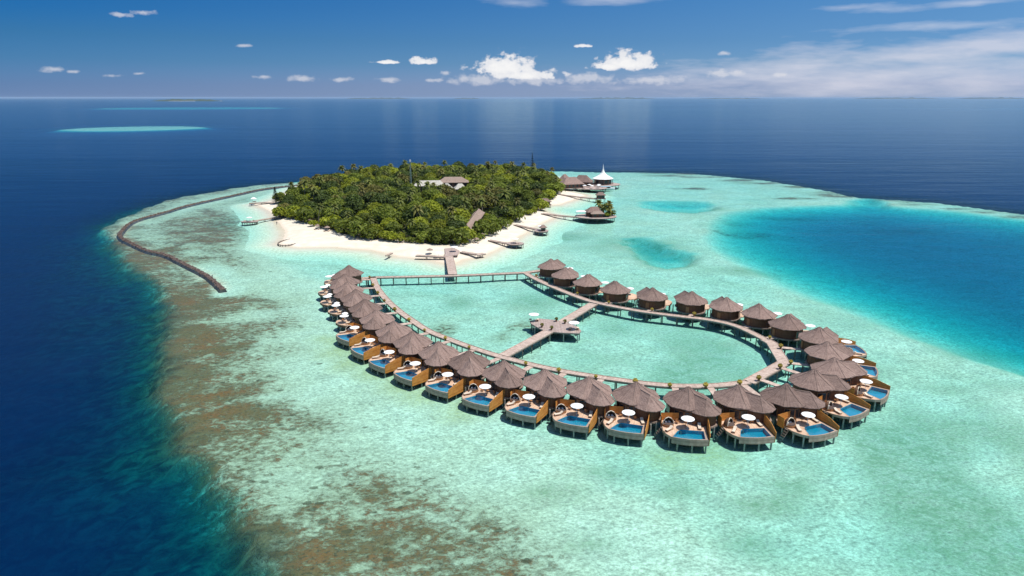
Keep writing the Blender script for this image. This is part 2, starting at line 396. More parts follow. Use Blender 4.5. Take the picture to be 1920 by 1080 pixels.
def sheet(name, XS, YS, zf):
    X, Y = np.meshgrid(XS, YS); Z = zf(X, Y); nx, ny = len(XS), len(YS)
    co = np.stack([X, Y, Z], -1).reshape(-1, 3)
    i = np.arange(nx * ny).reshape(ny, nx); q = np.stack([i[:-1, :-1], i[:-1, 1:], i[1:, 1:], i[1:, :-1]], -1).reshape(-1, 4)
    me = bpy.data.meshes.new(name); me.vertices.add(len(co)); me.vertices.foreach_set('co', co.ravel().astype(np.float32))
    me.loops.add(q.size); me.loops.foreach_set('vertex_index', q.ravel().astype(np.int32))
    me.polygons.add(len(q)); me.polygons.foreach_set('loop_start', np.arange(0, q.size, 4, dtype=np.int32)); me.update(calc_edges=True)
    me.polygons.foreach_set('use_smooth', np.ones(len(q), bool))
    return me, X, Y, Z
def put_attr(me, name, A):
    a = me.attributes.new(name, 'FLOAT', 'POINT'); a.data.foreach_set('value', A.ravel().astype(np.float32))

# --- seabed with coral, sand and seagrass
BREAK = px([(600, 340), (564, 346), (495, 354), (433, 367), (356, 384), (311, 397), (267, 409), (244, 418), (228, 433), (225, 443), (244, 455), (275, 469), (311, 478), (342, 493), (382, 513), (400, 526), (418, 543)])
me, X, Y, Z = sheet('seabed', XS, YS, lambda X, Y: -depth_field(X, Y))
D = -Z.copy()
Z2 = np.where(D > 4, -(4 + (D - 4) * 0.22), Z)
co = np.stack([X, Y, Z2], -1).reshape(-1); me.vertices.foreach_set('co', co.astype(np.float32)); me.update()
s_reef = sdist(REEF, X, Y); left = sstep(40, -40, X - 0.06 * Y)
LEFT_EDGE = REEF[15:]
dl = line_dist(LEFT_EDGE, X, Y)
coral = sstep(50, 6, dl + (fbm(X, Y, 22, 4) - 0.5) * 40) * (0.84 + 0.16 * sstep(80, 130, Y)) * np.where(Y < 330, 1, 0.62)
coral = np.maximum(coral, sstep(-8, 6, -s_reef) * 1.0 * (Y < 900))
rim = line_dist(REEF[0:13], X, Y); coral = np.maximum(coral, sstep(40, 8, rim + (fbm(X, Y, 35, 3) - 0.5) * 40) * 0.85 * sstep(60, 140, X) * sstep(0.38, 0.62, fbm(X - 90, Y, 60, 3)))
coral = np.maximum(coral, sstep(-10, 30, sdist(BREAK + px([(500, 520), (560, 400)]), X, Y)) * 0.78)
for u, v, r in [(830, 612, 4.5), (1000, 607, 2.5), (940, 625, 3), (965, 605, 2), (1010, 600, 2.0), (985, 603, 3), (440, 560, 9)]:
    c = survey(u, v); coral = np.maximum(coral, 0.62 * sstep(r * 1.5, r * 0.3, np.hypot(X - c.x, (Y - c.y) * 0.6)))
sandy = line_dist(px([(340, 770), (450, 745), (560, 730)]), X, Y); coral *= 0.45 + 0.55 * sstep(-0.6, 3.0, sandy + (fbm(X, Y, 5, 2) - 0.5) * 3)
coral *= sstep(2, 9, line_dist(px([(425, 545), (440, 520), (400, 505), (380, 500)]), X, Y) + (fbm(X, Y, 8, 2) - 0.5) * 6)
grass = np.maximum(sstep(0.46, 0.64, fbm(X + 80, Y * 1.0 + 30, 26, 4)), 0.55 * sstep(0.5, 0.66, fbm(X, Y + 210, 9, 3))) * sstep(60, 100, dl) * sstep(70, 110, X + 90) * sstep(240, 150, Y) * 0.8
for u, v, rx, ry in [(1190, 455, 60, 22), (1070, 440, 35, 12), (1380, 500, 30, 8), (1000, 560, 20, 14), (1036, 912, 15, 4), (1155, 878, 15, 3.5), (1437, 936, 16, 3.5), (1397, 1010, 10, 4), (1490, 900, 12, 3), (1660, 880, 14, 5), (1840, 940, 12, 5), (1270, 905, 10, 3), (1110, 1010, 10, 3), (1160, 610, 14, 8), (1330, 660, 16, 6), (860, 560, 14, 10)]:
    c = survey(u, v); grass = np.maximum(grass, 0.85 * sstep(1.4, 0.1, np.hypot((X - c.x) / rx * 2.0, (Y - c.y) / ry) + (fbm(X, Y, 12, 3) - 0.5) * 0.8))
prim = np.maximum(np.exp(-(sdist(POND, X, Y) / 3.0) ** 2), np.exp(-((sdist(POND2, X, Y) - 1) / 4.0) ** 2) * (Y < 430)); grass = np.maximum(grass, 1.0 * prim)
for u, v, a, q in [(1400, 425, 22, 14), (1375, 408, 12, 10), (1690, 413, 22, 8), (1480, 396, 30, 6)]:
    c = survey(u, v); coral = np.maximum(coral, 0.45 * sstep(1.5, 0.2, np.hypot((X - c.x) / a, (Y - c.y) / q) + (fbm(X, Y, 9, 3) - 0.5)))
for u, v, a, q in [(1440, 340, 26, 9), (1390, 335, 20, 8), (1500, 347, 22, 10), (1560, 357, 20, 9), (1330, 329, 22, 8), (1250, 326, 20, 7), (1610, 365, 14, 6), (1720, 379, 16, 6), (1790, 387, 14, 5), (1860, 393, 16, 6), (1915, 402, 12, 5), (1300, 350, 14, 6), (1480, 368, 16, 5)]:
    c = survey(u, v); coral = np.maximum(coral, 0.8 * sstep(1.5, 0.2, np.hypot((X - c.x) / a, (Y - c.y) / q) + (fbm(X, Y, 12, 3) - 0.5) * 1.4))
weed = np.zeros_like(X)
for u, v, r in [(640, 650, 7), (668, 672, 6), (800, 735, 6), (860, 760, 6), (620, 630, 5), (1330, 840, 6), (1250, 850, 5), (700, 690, 6), (760, 715, 6)]:
    c = survey(u, v); weed = np.maximum(weed, 0.7 * sstep(r * 1.6, r * 0.2, np.hypot(X - c.x, Y - c.y) + (fbm(X, Y, 5, 2) - 0.5) * 5))
shore_d = np.where((Y > 200) & (Y < 720) & (np.abs(X) < 320), -sdist(SHORE, X, Y), 999); coral *= sstep(5, 30, shore_d)
wallrock = 0.95 * sstep(-9, 5, -s_reef + (fbm(X, Y, 18, 3) - 0.5) * 16) * (Y < 900); put_attr(me, 'wallrock', wallrock)
put_attr(me, 'coral', np.clip(coral, 0, 1)); put_attr(me, 'grass', np.clip(grass, 0, 1)); put_attr(me, 'weed', weed)
def seabed_mat():
    b = NB('seabed'); p = b.pos(); rt = b.n('ShaderNodeMapping'); b.L.new(p, rt.inputs[0]); rt.inputs['Rotation'].default_value = (0, 0, R(-28)); rt.inputs['Scale'].default_value = (0.82, 1.12, 0); flat = rt.outputs[0]
    co = b.attr('coral'); gr = b.attr('grass'); we = b.attr('weed')
    n_big = b.noise(flat, 0.055, 6, 0.62, 0.4); n_mid = b.noise(flat, 0.30, 6, 0.68, 0.6); n_fine = b.noise(flat, 1.05, 4, 0.65); n_gr = b.noise(flat, 2.2, 3, 0.7)
    sand = b.mix(b.rng(n_big, 0.35, 0.65), (0.78, 0.73, 0.54), (0.86, 0.82, 0.64))
    n_pb = b.noise(flat, 1.25, 3, 0.8)
    mott_ripple = b.m('MULTIPLY', b.rng(b.m('ADD', b.m('MULTIPLY', n_fine, 0.4), b.m('MULTIPLY', n_pb, 0.6)), 0.34, 0.62, 0.58, 1.12), b.rng(n_gr, 0.3, 0.7, 0.74, 1.1)); mott_ripple = b.m('MULTIPLY', mott_ripple, b.rng(n_mid, 0.28, 0.66, 0.76, 1.06))  # sand mottle; slanted streaks double as ripple glints put into the colour
    x = b.n('ShaderNodeVectorMath', operation='SCALE'); b.L.new(sand, x.inputs[0]); b.L.new(mott_ripple, x.inputs[3]); c = x.outputs[0]
    gm = b.m('MULTIPLY', gr, b.rng(b.m('ADD', b.m('MULTIPLY', n_mid, 0.6), b.m('MULTIPLY', n_fine, 0.4)), 0.36, 0.62))
    c = b.mix(b.m('MULTIPLY', gm, 0.9), c, (0.15, 0.23, 0.11))
    c = b.mix(b.m('MULTIPLY', we, b.rng(n_fine, 0.3, 0.65, 0.35, 0.9)), c, (0.50, 0.42, 0.14))
    dens = b.m('MULTIPLY', co, b.rng(b.m('ADD', b.m('MULTIPLY', n_big, 0.55), b.m('MULTIPLY', b.noise(flat, 0.13, 4, 0.6, 0.5), 0.45)), 0.36, 0.62, 0.46, 1.30, False))
    n_st = b.noise(flat, 0.62, 6, 0.72, 0.5)
    f = b.m('ADD', b.m('MULTIPLY', b.rng(n_st, 0.28, 0.72, 0, 1, False), 0.55), b.m('ADD', b.m('MULTIPLY', b.rng(n_gr, 0.28, 0.72, 0, 1, False), 0.25), b.m('MULTIPLY', b.rng(n_mid, 0.3, 0.7, 0, 1, False), 0.20)))
    cm = b.rng(b.m('SUBTRACT', f, b.m('SUBTRACT', 0.86, b.m('MULTIPLY', dens, 0.62))), -0.12, 0.22)
    cm = b.m('MULTIPLY', cm, b.rng(co, 0.03, 0.2))
    c = b.mix(b.m('MULTIPLY', dens, 0.68, clamp=True), c, (0.40, 0.29, 0.13))
    ccol = b.mix(b.rng(b.noise(flat, 0.11, 4), 0.38, 0.62), (0.285, 0.088, 0.026), (0.20, 0.100, 0.040)); ccol = b.mix(b.rng(n_fine, 0.45, 0.75, 0, 0.7), ccol, (0.26, 0.16, 0.075))
    ccol = b.mix(b.rng(b.noise(flat, 1.5, 3), 0.50, 0.68, 0, 0.85), ccol, (0.055, 0.038, 0.022))
    c = b.mix(b.m('MULTIPLY', cm, 0.9), c, ccol)
    vo = b.n('ShaderNodeTexVoronoi'); b.L.new(flat, vo.inputs['Vector']); vo.inputs['Scale'].default_value = 0.22
    sv = b.n('ShaderNodeSeparateColor'); b.L.new(vo.outputs['Color'], sv.inputs[0])
    hd = b.rng(b.m('ADD', vo.outputs['Distance'], b.m('MULTIPLY', n_fine, 0.25)), 0.30, 0.24); hd = b.m('MULTIPLY', hd, b.m('LESS_THAN', sv.outputs[0], b.m('MULTIPLY', co, 1.6)))
    c = b.mix(b.m('MULTIPLY', hd, 0.7), c, (0.13, 0.10, 0.055))
    c = b.mix(b.attr('wallrock'), c, b.mix(b.rng(n_mid, 0.35, 0.7), (0.035, 0.045, 0.030), (0.20, 0.19, 0.11)))
    b.bsdf(c, 0.95, 0.05, b.bump(b.m('ADD', n_fine, b.m('MULTIPLY', cm, 1.2)), 0.6, 0.5))
seabed_mat(); me.materials.append(MAT['seabed'])
tag(ob('seabed', me), 'pale sand and brown coral seabed seen through the shallow water', None, None, 'structure')

# --- the water: one sheet to the horizon; it filters light by the depth under it and scatters a little blue back
me, X, Y, Z = sheet('sea', XS, YS, lambda X, Y: 0 * X)
dw = np.minimum(D, np.maximum(-island_z(X, Y), 0.0)) if False else D.copy()
near = (np.abs(X) < 300) & (Y < 720) & (Y > 200)
iz = np.where(near, island_z(X, Y), -9); dw = np.where(iz > -2.1, np.minimum(dw, np.maximum(-iz, 0.02)), dw)
dw = np.where(line_dist(BREAK, X, Y) < 2.5, np.minimum(dw, 0.5), dw)
put_attr(me, 'depth', dw)
def water_mat():
    b = NB('water'); p = b.pos(); d = b.attr('depth')
    k = b.n('ShaderNodeCombineXYZ'); L = b.L
    for i, q in enumerate((0.34, 0.060, 0.036)): L.new(b.m('EXPONENT', b.m('MULTIPLY', d, -q)), k.inputs[i])
    tr = b.n('ShaderNodeBsdfTransparent'); L.new(k.outputs[0], tr.inputs[0])
    body = b.n('ShaderNodeBsdfDiffuse')
    g = b.m('SUBTRACT', 1.0, b.m('EXPONENT', b.m('MULTIPLY', d, -0.06)))
    x = b.n('ShaderNodeVectorMath', operation='SCALE'); x.inputs[0].default_value = WATER_BODY; L.new(g, x.inputs[3]); L.new(x.outputs[0], body.inputs[0])
    add = b.n('ShaderNodeAddShader'); L.new(tr.outputs[0], add.inputs[0]); L.new(body.outputs[0], add.inputs[1])
    w1 = b.noise(b.scale(p, (0.75, 1.0, 1.0)), 0.42, 3, 0.6); w2 = b.noise(b.scale(p, (0.35, 1.0, 1.0)), 0.05, 3, 0.55, 0.3); w3 = b.noise(b.scale(p, (0.12, 1.0, 1.0)), 0.006, 4, 0.6)
    h = b.m('ADD', b.m('MULTIPLY', w1, 0.30), b.m('ADD', b.m('MULTIPLY', w2, 1.6), b.m('MULTIPLY', w3, 4.0)))
    bp = b.n('ShaderNodeBump'); bp.inputs['Strength'].default_value = 0.55; bp.inputs['Distance'].default_value = 0.6; L.new(h, bp.inputs['Height'])
    gl = b.n('ShaderNodeBsdfGlossy'); gl.inputs['Color'].default_value = (0.72, 0.94, 1, 1); gl.inputs['Roughness'].default_value = 0.14; L.new(bp.outputs[0], gl.inputs['Normal'])
    fr = b.n('ShaderNodeFresnel'); fr.inputs[0].default_value = 1.33
    L.new(bp.outputs[0], fr.inputs['Normal']); fac = b.m('MULTIPLY', b.m('MULTIPLY', fr.outputs[0], b.m('ADD', 0.16, b.m('MULTIPLY', fr.outputs[0], 0.84))), WATER_REFL)
    mx = b.n('ShaderNodeMixShader'); L.new(fac, mx.inputs[0]); L.new(add.outputs[0], mx.inputs[1]); L.new(gl.outputs[0], mx.inputs[2]); L.new(mx.outputs[0], b.out.inputs[0])
WATER_BODY = (0.0003, 0.0140, 0.058); WATER_REFL = 0.80
water_mat(); me.materials.append(MAT['water'])
tag(ob('sea', me), 'clear turquoise to deep blue sea reaching the horizon', None, None, 'structure')

# --- the island: sand rising out of the reef flat, dark leaf litter under the trees
lo = [min(p[i] for p in SHORE) - 40 for i in (0, 1)]; hi = [max(p[i] for p in SHORE) + 40 for i in (0, 1)]
me, X, Y, Z = sheet('beach', np.arange(lo[0], hi[0], 2.2), np.arange(lo[1], hi[1], 2.2), island_z)
put_attr(me, 'wood', sstep(-1.0, 3.0, sdist(WOOD, X, Y) + (fbm(X, Y, 7, 3) - 0.5) * 5)); 
bm = bmesh.new(); bm.from_mesh(me); bmesh.ops.delete(bm, geom=[f for f in bm.faces if max(v.co.z for v in f.verts) < -2.1], context='FACES'); bm.to_mesh(me); bm.free()
def beach_mat():
    b = NB('beach'); p = b.pos(); s = b.n('ShaderNodeSeparateXYZ'); b.L.new(p, s.inputs[0])
    n = b.noise(p, 0.25, 5); c = b.mix(b.rng(n, 0.3, 0.7), (0.66, 0.58, 0.46), (0.75, 0.68, 0.565))
    zz = b.m('ADD', s.outputs[2], b.m('MULTIPLY', n, 0.3)); wet = b.rng(b.m('ABSOLUTE', b.m('SUBTRACT', zz, 0.12)), 0.08, 0.34); c = b.mix(wet, (0.66, 0.56, 0.44), c)
    g = b.mix(b.rng(b.noise(p, 0.5, 4), 0.35, 0.65), (0.05, 0.055, 0.022), (0.11, 0.10, 0.055)); ws = b.mix(b.rng(b.noise(p, 1.0, 4), 0.34, 0.62), (0.62, 0.58, 0.42), (0.84, 0.80, 0.62)); c = b.mix(b.rng(s.outputs[2], -0.25, -0.7), c, ws); c = b.mix(b.attr('wood'), c, g)
    b.bsdf(c, 0.95, 0.1)
beach_mat(); me.materials.append(MAT['beach'])
tag(ob('beach', me), 'white coral sand beach of the wooded island', None, None, 'structure')
def ground_z(x, y): return float(island_z(np.array([x]), np.array([y]))[0])

# ------------------------------------------------------------------ walkways
DECK = 1.55
ORD = 'first second third fourth fifth sixth seventh eighth ninth tenth eleventh twelfth thirteenth fourteenth fifteenth sixteenth seventeenth eighteenth nineteenth'.split()
def post_mesh(top, r=0.14, bottom=-1.9, mat='post_wood', n=7):
    return MB().lathe([(r * 1.05, bottom), (r, 0.2), (r, top)], n).mesh('post', mat)
POST = post_mesh(DECK - 0.2); POST_PALE = post_mesh(DECK - 0.2, 0.17, -1.9, 'concrete_post')
def offset_line(pts, w):
    pts = [Vector((p[0], p[1])) for p in pts]; out = []
    for i, p in enumerate(pts):
        a = (p - pts[i - 1]).normalized() if i else (pts[1] - p).normalized()
        b = (pts[i + 1] - p).normalized() if i < len(pts) - 1 else a
        n = Vector((-(a + b).y, (a + b).x)).normalized(); k = w / max(0.35, n.dot(Vector((-a.y, a.x))))
        out.append(p + n * k)
    return out
def smooth_line(pts, n=5):
    P = [pts[0]] + list(pts) + [pts[-1]]; out = []
    for i in range(1, len(P) - 2):
        for k in range(n):
            t = k / n; a, b, c, d = P[i - 1], P[i], P[i + 1], P[i + 2]
            out.append(0.5 * ((2 * b) + (c - a) * t + (2 * a - 5 * b + 4 * c - d) * t * t + (3 * b - a - 3 * c + d) * t ** 3))
    return out + [pts[-1]]
def ribbon(pts, w, z0, z1, mat, name):
    A = offset_line(pts, w / 2); B = offset_line(pts, -w / 2); n = len(pts); vs = []; fs = []; al = []; s = 0
    for i in range(n):
        if i: s += (Vector(pts[i][:2]) - Vector(pts[i - 1][:2])).length
        vs += [(A[i].x, A[i].y, z1), (B[i].x, B[i].y, z1), (B[i].x, B[i].y, z0), (A[i].x, A[i].y, z0)]; al += [s] * 4
    for i in range(n - 1):
        o = 4 * i
        for k in range(4): fs.append((o + k, o + (k + 1) % 4, o + 4 + (k + 1) % 4, o + 4 + k))
    fs += [(0, 3, 2, 1), (4 * n - 4, 4 * n - 3, 4 * n - 2, 4 * n - 1)]
    me = bpy.data.meshes.new(name); me.from_pydata(vs, [], fs)
    bm = bmesh.new(); bm.from_mesh(me); bmesh.ops.recalc_face_normals(bm, faces=bm.faces); bm.to_mesh(me); bm.free()
    a = me.attributes.new('along', 'FLOAT', 'POINT'); a.data.foreach_set('value', al)
    me.materials.append(MAT[mat]); return me
def walkway(name, label, pts, w=2.2, z=DECK, step=4.6, posts=True, cat='walkway', smooth=True, group=None, post=None):
    P = smooth_line([Vector((p[0], p[1])) for p in pts]) if smooth and len(pts) > 2 else [Vector((p[0], p[1])) for p in pts]
    t = thing(name, label, cat, (0, 0, 0), 0, group)
    ob('deck', ribbon(P, w, z - 0.16, z, 'walk_wood', 'walk_deck'), t)
    for q in (w / 2 - 0.12, -w / 2 + 0.12): ob('edge_beam', ribbon(offset_line(P, q), 0.2, z - 0.42, z - 0.165, 'post_wood', 'edge_beam'), t)
    for q in (w / 2 - 0.06, -w / 2 + 0.06): ob('kerb_rail', ribbon(offset_line(P, q), 0.1, z + 0.003, z + 0.13, 'walk_wood', 'kerb_rail'), t)
    if posts:
        acc = step * 0.5; zs = (z - 0.2) / (DECK - 0.2)
        for i in range(len(P) - 1):
            seg = P[i + 1] - P[i]; L = seg.length; d = seg / L; nrm = Vector((-d.y, d.x))
            while acc < L:
                c = P[i] + d * acc
                for q in (-1, 1):
                    o = ob('post', post or POST, t, (c.x + nrm.x * q * (w / 2 - 0.2), c.y + nrm.y * q * (w / 2 - 0.2), 0))
                    if z != DECK: o.scale = (1, 1, zs)
                acc += step
            acc -= L
    return t, P
ARM_REEF = px([(699, 519), (708, 540), (725, 562), (747, 582), (772, 600), (803, 620), (840, 635), (880, 650), (933, 667), (967, 676), (1012, 687), (1062, 697), (1105, 704), (1167, 713), (1233, 721), (1292, 724), (1350, 722), (1404, 716)], DECK)
ARM_END = px([(1404, 716), (1470, 680), (1448, 644), (1434, 636)], DECK)
ARM_LAGOON = px([(1434, 636), (1383, 612), (1333, 600), (1267, 592), (1193, 582), (1117, 567), (1077, 554), (1035, 537), (1003, 522), (986, 512)], DECK)
BACK = px([(678, 522), (699, 520), (848, 517), (986, 511), (1014, 507)], DECK)
_, P_REEF = walkway('boardwalk', 'long curved timber boardwalk serving the reef-side villas', ARM_REEF)
_, P_END = walkway('boardwalk', 'angular end of the boardwalk loop where the two villa rows meet', [p for p in ARM_END], 3.0, smooth=False)
_, P_LAG = walkway('boardwalk', 'curved timber boardwalk serving the lagoon-side villas', ARM_LAGOON)
walkway('boardwalk', 'straight timber boardwalk closing the villa loop on the island side', BACK, 2.0, smooth=False)
walkway('footbridge', 'wide timber footbridge from the villa loop to the island beach', px([(849, 514), (843, 484), (840, 476)], DECK), 3.4, DECK - 0.02, smooth=False)
walkway('footbridge', 'timber footbridge between the swim platform and the reef-side boardwalk', px([(1030, 620), (945, 666)], DECK), 3.0, DECK - 0.03, smooth=False)
walkway('footbridge', 'timber footbridge between the swim platform and the lagoon-side boardwalk', px([(1054, 604), (1113, 569)], DECK), 3.0, DECK - 0.03, smooth=False)

# ------------------------------------------------------------------ parasols and furniture (meshes shared)
def parasol_meshes(r, h, canopy_mat, n=12, drop=0.42):
    c = MB(); c.lathe([(r, h - drop), (r * 0.99, h - drop + 0.06), (r * 0.5, h - drop * 0.38), (0.06, h)], n); c.lathe([(r * 0.97, h - drop + 0.02), (r * 0.5, h - drop * 0.45), (0.05, h - 0.06)], n, close=False)
    p = MB().lathe([(0.04, 0), (0.04, h + 0.12)], 6); b = MB().lathe([(0.34, 0), (0.34, 0.08), (0.06, 0.12)], 10)
    return [('canopy', c.mesh('canopy', canopy_mat)), ('pole', p.mesh('pole', 'white_paint')), ('foot', b.mesh('foot', 'concrete_post'))]
PARASOL = parasol_meshes(1.35, 2.55, 'white_fabric')
PARASOL_SMALL = parasol_meshes(0.95, 2.3, 'white_fabric')
PARASOL_BIG = parasol_meshes(1.55, 2.45, 'white_fabric')
PARASOL_THATCH = parasol_meshes(1.5, 2.5, 'thatch_pale', 10, 0.8)
def parasol(loc, label, kind=None, group='white parasols', rz=0.0):
    t = thing('parasol', label, 'parasol', loc, rz, group)
    for n, me in (kind or PARASOL): ob(n, me, t)
    return t
def lounger_meshes():
    f = MB(); f.box(-1, 1, -0.34, -0.27, 0.26, 0.33); f.box(-1, 1, 0.27, 0.34, 0.26, 0.33); f.box(-1, -0.93, -0.27, 0.27, 0.26, 0.33); f.box(0.93, 1, -0.27, 0.27, 0.26, 0.33)
    leg = MB().box(-0.035, 0.035, -0.035, 0.035, 0, 0.258)
    cu = MB(); cu.box(-0.3, 0.98, -0.3, 0.3, 0.333, 0.43)
    bk = MB().box(-0.72, 0, -0.3, 0.3, 0, 0.1, Matrix.Translation((-0.31, 0, 0.34)) @ Matrix.Rotation(R(32), 4, 'Y'))
    return f.mesh('lounger_frame', 'teak'), leg.mesh('leg', 'teak'), cu.mesh('cushion', 'cream_fabric'), bk.mesh('backrest', 'cream_fabric')
LNG = lounger_meshes()
def lounger(loc, rz, label, group):
    t = thing('sun_lounger', label, 'sun lounger', loc, rz, group); ob('frame', LNG[0], t); ob('cushion', LNG[2], t); ob('backrest', LNG[3], t)
    for x in (-0.85, 0.85):
        for y in (-0.3, 0.3): ob('leg', LNG[1], t, (x, y, 0))
CABRIM = []
simple('wicker', (0.16, 0.085, 0.05), 0.8, 0.25, 6.0)
def cabana_meshes():
    b = MB().prism([(math.cos(a) * 1.15, math.sin(a) * 1.15) for a in [2 * math.pi * i / 14 for i in range(14)]], 0.0, 0.42)
    c = MB().prism([(math.cos(a) * 1.02, math.sin(a) * 1.02) for a in [2 * math.pi * i / 14 for i in range(14)]], 0.423, 0.56)
    h = MB(); n = 9
    ring = [[(1.14 * math.cos(a) * math.cos(e), 1.14 * math.sin(a) * math.cos(e), 0.42 + 1.35 * math.sin(e)) for a in [R(80) + R(200) * i / n for i in range(n + 1)]] for e in (0, R(30), R(58), R(82))]
    vs = [p for r in ring for p in r]; fs = [(k * (n + 1) + i, k * (n + 1) + i + 1, (k + 1) * (n + 1) + i + 1, (k + 1) * (n + 1) + i) for k in range(3) for i in range(n)]
    h.add(vs, fs)
    rim = MB().tube([ring[k][0] for k in range(4)] + [(0, 0, 1.79)] + [ring[k][n] for k in (3, 2, 1, 0)], [0.09] * 9, 6)
    CABRIM.append(rim.mesh('hood_rim', 'cream_fabric'))
    p = MB().box(-0.3, 0.3, -0.2, 0.2, 0, 0.16)
    return b.mesh('base', 'teak'), c.mesh('mattress', 'dark_cushion'), h.mesh('hood', 'wicker', True), p.mesh('pillow', 'white_fabric')
CAB = cabana_meshes()
def cabana(loc, rz, label, group):
    t = thing('daybed', label, 'daybed', loc, rz, group); ob('base', CAB[0], t); ob('mattress', CAB[1], t); hd = ob('hood', CAB[2], t); ob('hood_rim', CABRIM[0], hd)
    for y in (-0.35, 0.35): ob('pillow', CAB[3], t, (-0.4, y, 0.565))
def chair_meshes():
    s = MB().box(-0.3, 0.3, -0.3, 0.3, 0.36, 0.46); bk = MB().box(-0.32, -0.24, -0.3, 0.3, 0.463, 0.9); leg = MB().box(-0.03, 0.03, -0.03, 0.03, 0, 0.357); arm = MB().box(-0.235, 0.28, -0.035, 0.035, 0.60, 0.65)
    return s.mesh('seat', 'teak'), bk.mesh('backrest', 'teak'), leg.mesh('leg', 'teak'), arm.mesh('arm', 'teak')
CHA = chair_meshes()
def chair(loc, rz, label, group):
    t = thing('armchair', label, 'armchair', loc, rz, group); ob('seat', CHA[0], t); ob('backrest', CHA[1], t)
    for x in (-0.26, 0.26):
        for y in (-0.26, 0.26): ob('leg', CHA[2], t, (x, y, 0))
    for y in (-0.27, 0.27): ob('arm', CHA[3], t, (0, y, 0))
def table_meshes():
    return MB().lathe([(0.42, 0.68), (0.42, 0.73)], 14).mesh('top', 'teak'), MB().lathe([(0.22, 0), (0.05, 0.05), (0.05, 0.677)], 8).mesh('stem', 'teak')
TAB = table_meshes()
def table(loc, label, group):
    t = thing('round_table', label, 'table', loc, 0, group); ob('top', TAB[0], t); ob('stem', TAB[1], t)

# ------------------------------------------------------------------ foliage prototypes
def leaves_mesh(name, blobs, count, size, mat, seed, up=0.25):
    """many small bent leaf-clump faces spread through the outer volume of a set of blobs"""
    rnd = random.Random(seed); mb = MB(); tot = sum(b[3] * b[3] for b in blobs)
    for cx, cy, cz, r, sq in blobs:
        for k in range(int(count * r * r / tot)):
            d = Vector((rnd.gauss(0, 1), rnd.gauss(0, 1), rnd.gauss(0, 1))).normalized()
            if d.z < -0.35: d.z *= -1
            q = r * (0.62 + 0.42 * rnd.random() ** 0.6); p = Vector((cx + d.x * q, cy + d.y * q, cz + d.z * q * sq))
            n = (d + Vector((rnd.gauss(0, .5), rnd.gauss(0, .5), rnd.gauss(0, .5) + up))).normalized()
            a = n.orthogonal().normalized(); a = (Matrix.Rotation(rnd.random() * 6.28, 3, n) @ a); b = n.cross(a); s = size * (0.6 + 0.8 * rnd.random())
            mid = p + n * s * 0.22
            mb.add([p - a * s - b * s * 0.1, mid - b * s * 0.55, p + a * s + b * s * 0.1, mid + b * s * 0.6], [(0, 1, 2), (0, 2, 3)])
    return mb.mesh(name, mat)
def broadleaf(seed, mat, h=11.0, r=5.0, count=1300):
    rnd = random.Random(seed); bl = []
    for k in range(9):
        a = rnd.random() * 6.28; q = r * 0.62 * math.sqrt(rnd.random()) if k else 0
        rr = r * (0.36 + 0.25 * rnd.random()); bl.append((math.cos(a) * q, math.sin(a) * q, h * 0.80 - rr * 0.55 - q * 0.35 + rnd.uniform(-0.6, 0.9), rr, 0.72))
    bl.append((0, 0, h * 0.5, r * 0.72, 0.8)); bl.append((r * 0.4, -r * 0.4, h * 0.36, r * 0.55, 0.8)); bl.append((-r * 0.4, -r * 0.2, h * 0.34, r * 0.5, 0.8))
    cr = leaves_mesh('crown', bl, count, 0.70, mat, seed)
    t = MB(); t.tube([(0, 0, -0.6), (0.2, 0.1, h * 0.25), (0.1, -0.2, h * 0.55)], [0.42, 0.3, 0.2], 7)
    for b in bl[:6]: t.tube([(0.1, 0, h * 0.3), (b[0] * 0.5, b[1] * 0.5, h * 0.5), (b[0], b[1], b[2])], [0.2, 0.12, 0.05], 5)
    return [('trunk', t.mesh('trunk', 'bark')), ('crown', cr)]
def palm(seed, h=12.0, mat='leaf_palm', nf=17, fl=4.0):
    rnd = random.Random(seed); bend = Vector((rnd.uniform(-1, 1), rnd.uniform(-1, 1), 0)) * 1.2
    pts = [Vector((0, 0, -0.5)) + bend * (t * t) + Vector((0, 0, (h + 0.5) * t)) for t in (0, .25, .5, .75, 1)]
    tr = MB().tube(pts, [0.28, 0.2, 0.17, 0.15, 0.14], 6); top = pts[-1]; mb = MB()
    for k in range(nf):
        a = 2.399 * k + rnd.uniform(-.2, .2); el = R(68 - 105 * (k / nf)) + rnd.uniform(-.12, .12); L = fl * rnd.uniform(0.8, 1.1); prev = None; ns = 7
        for i in range(ns + 1):
            t = i / ns; s = t * L; ax = Vector((math.cos(a), math.sin(a), 0))
            p = top + ax * (s * math.cos(el) * (1 - 0.16 * t)) + Vector((0, 0, s * math.sin(el) - 0.14 * s * s))
            w = 0.62 * math.sin(math.pi * min(1, 0.12 + 0.88 * t) ** 0.8) + 0.06; side = Vector((-math.sin(a), math.cos(a), 0))
            cur = (p + side * w - Vector((0, 0, w * 0.55)), p, p - side * w - Vector((0, 0, w * 0.55)))
            if prev and i % 1 == 0: mb.add([*prev, *cur], [(0, 1, 4, 3), (1, 2, 5, 4)])
            prev = cur
    return [('trunk', tr.mesh('trunk', 'palm_bark')), ('crown', mb.mesh('crown', mat))]
def shrub(seed, mat, r=2.0, count=320):
    rnd = random.Random(seed); bl = [(rnd.uniform(-.5, .5) * r, rnd.uniform(-.5, .5) * r, r * rnd.uniform(0.3, 0.65), r * rnd.uniform(0.4, 0.62), 0.8) for k in range(6)]
    st = MB()
    for b in bl[:4]: st.tube([(0, 0, -0.3), (b[0] * 0.6, b[1] * 0.6, b[2] * 0.6), (b[0], b[1], b[2])], [0.09, 0.06, 0.03], 5)
    return [('stems', st.mesh('stems', 'bark')), ('crown', leaves_mesh('crown', bl, count, r * 0.16, mat, seed))]
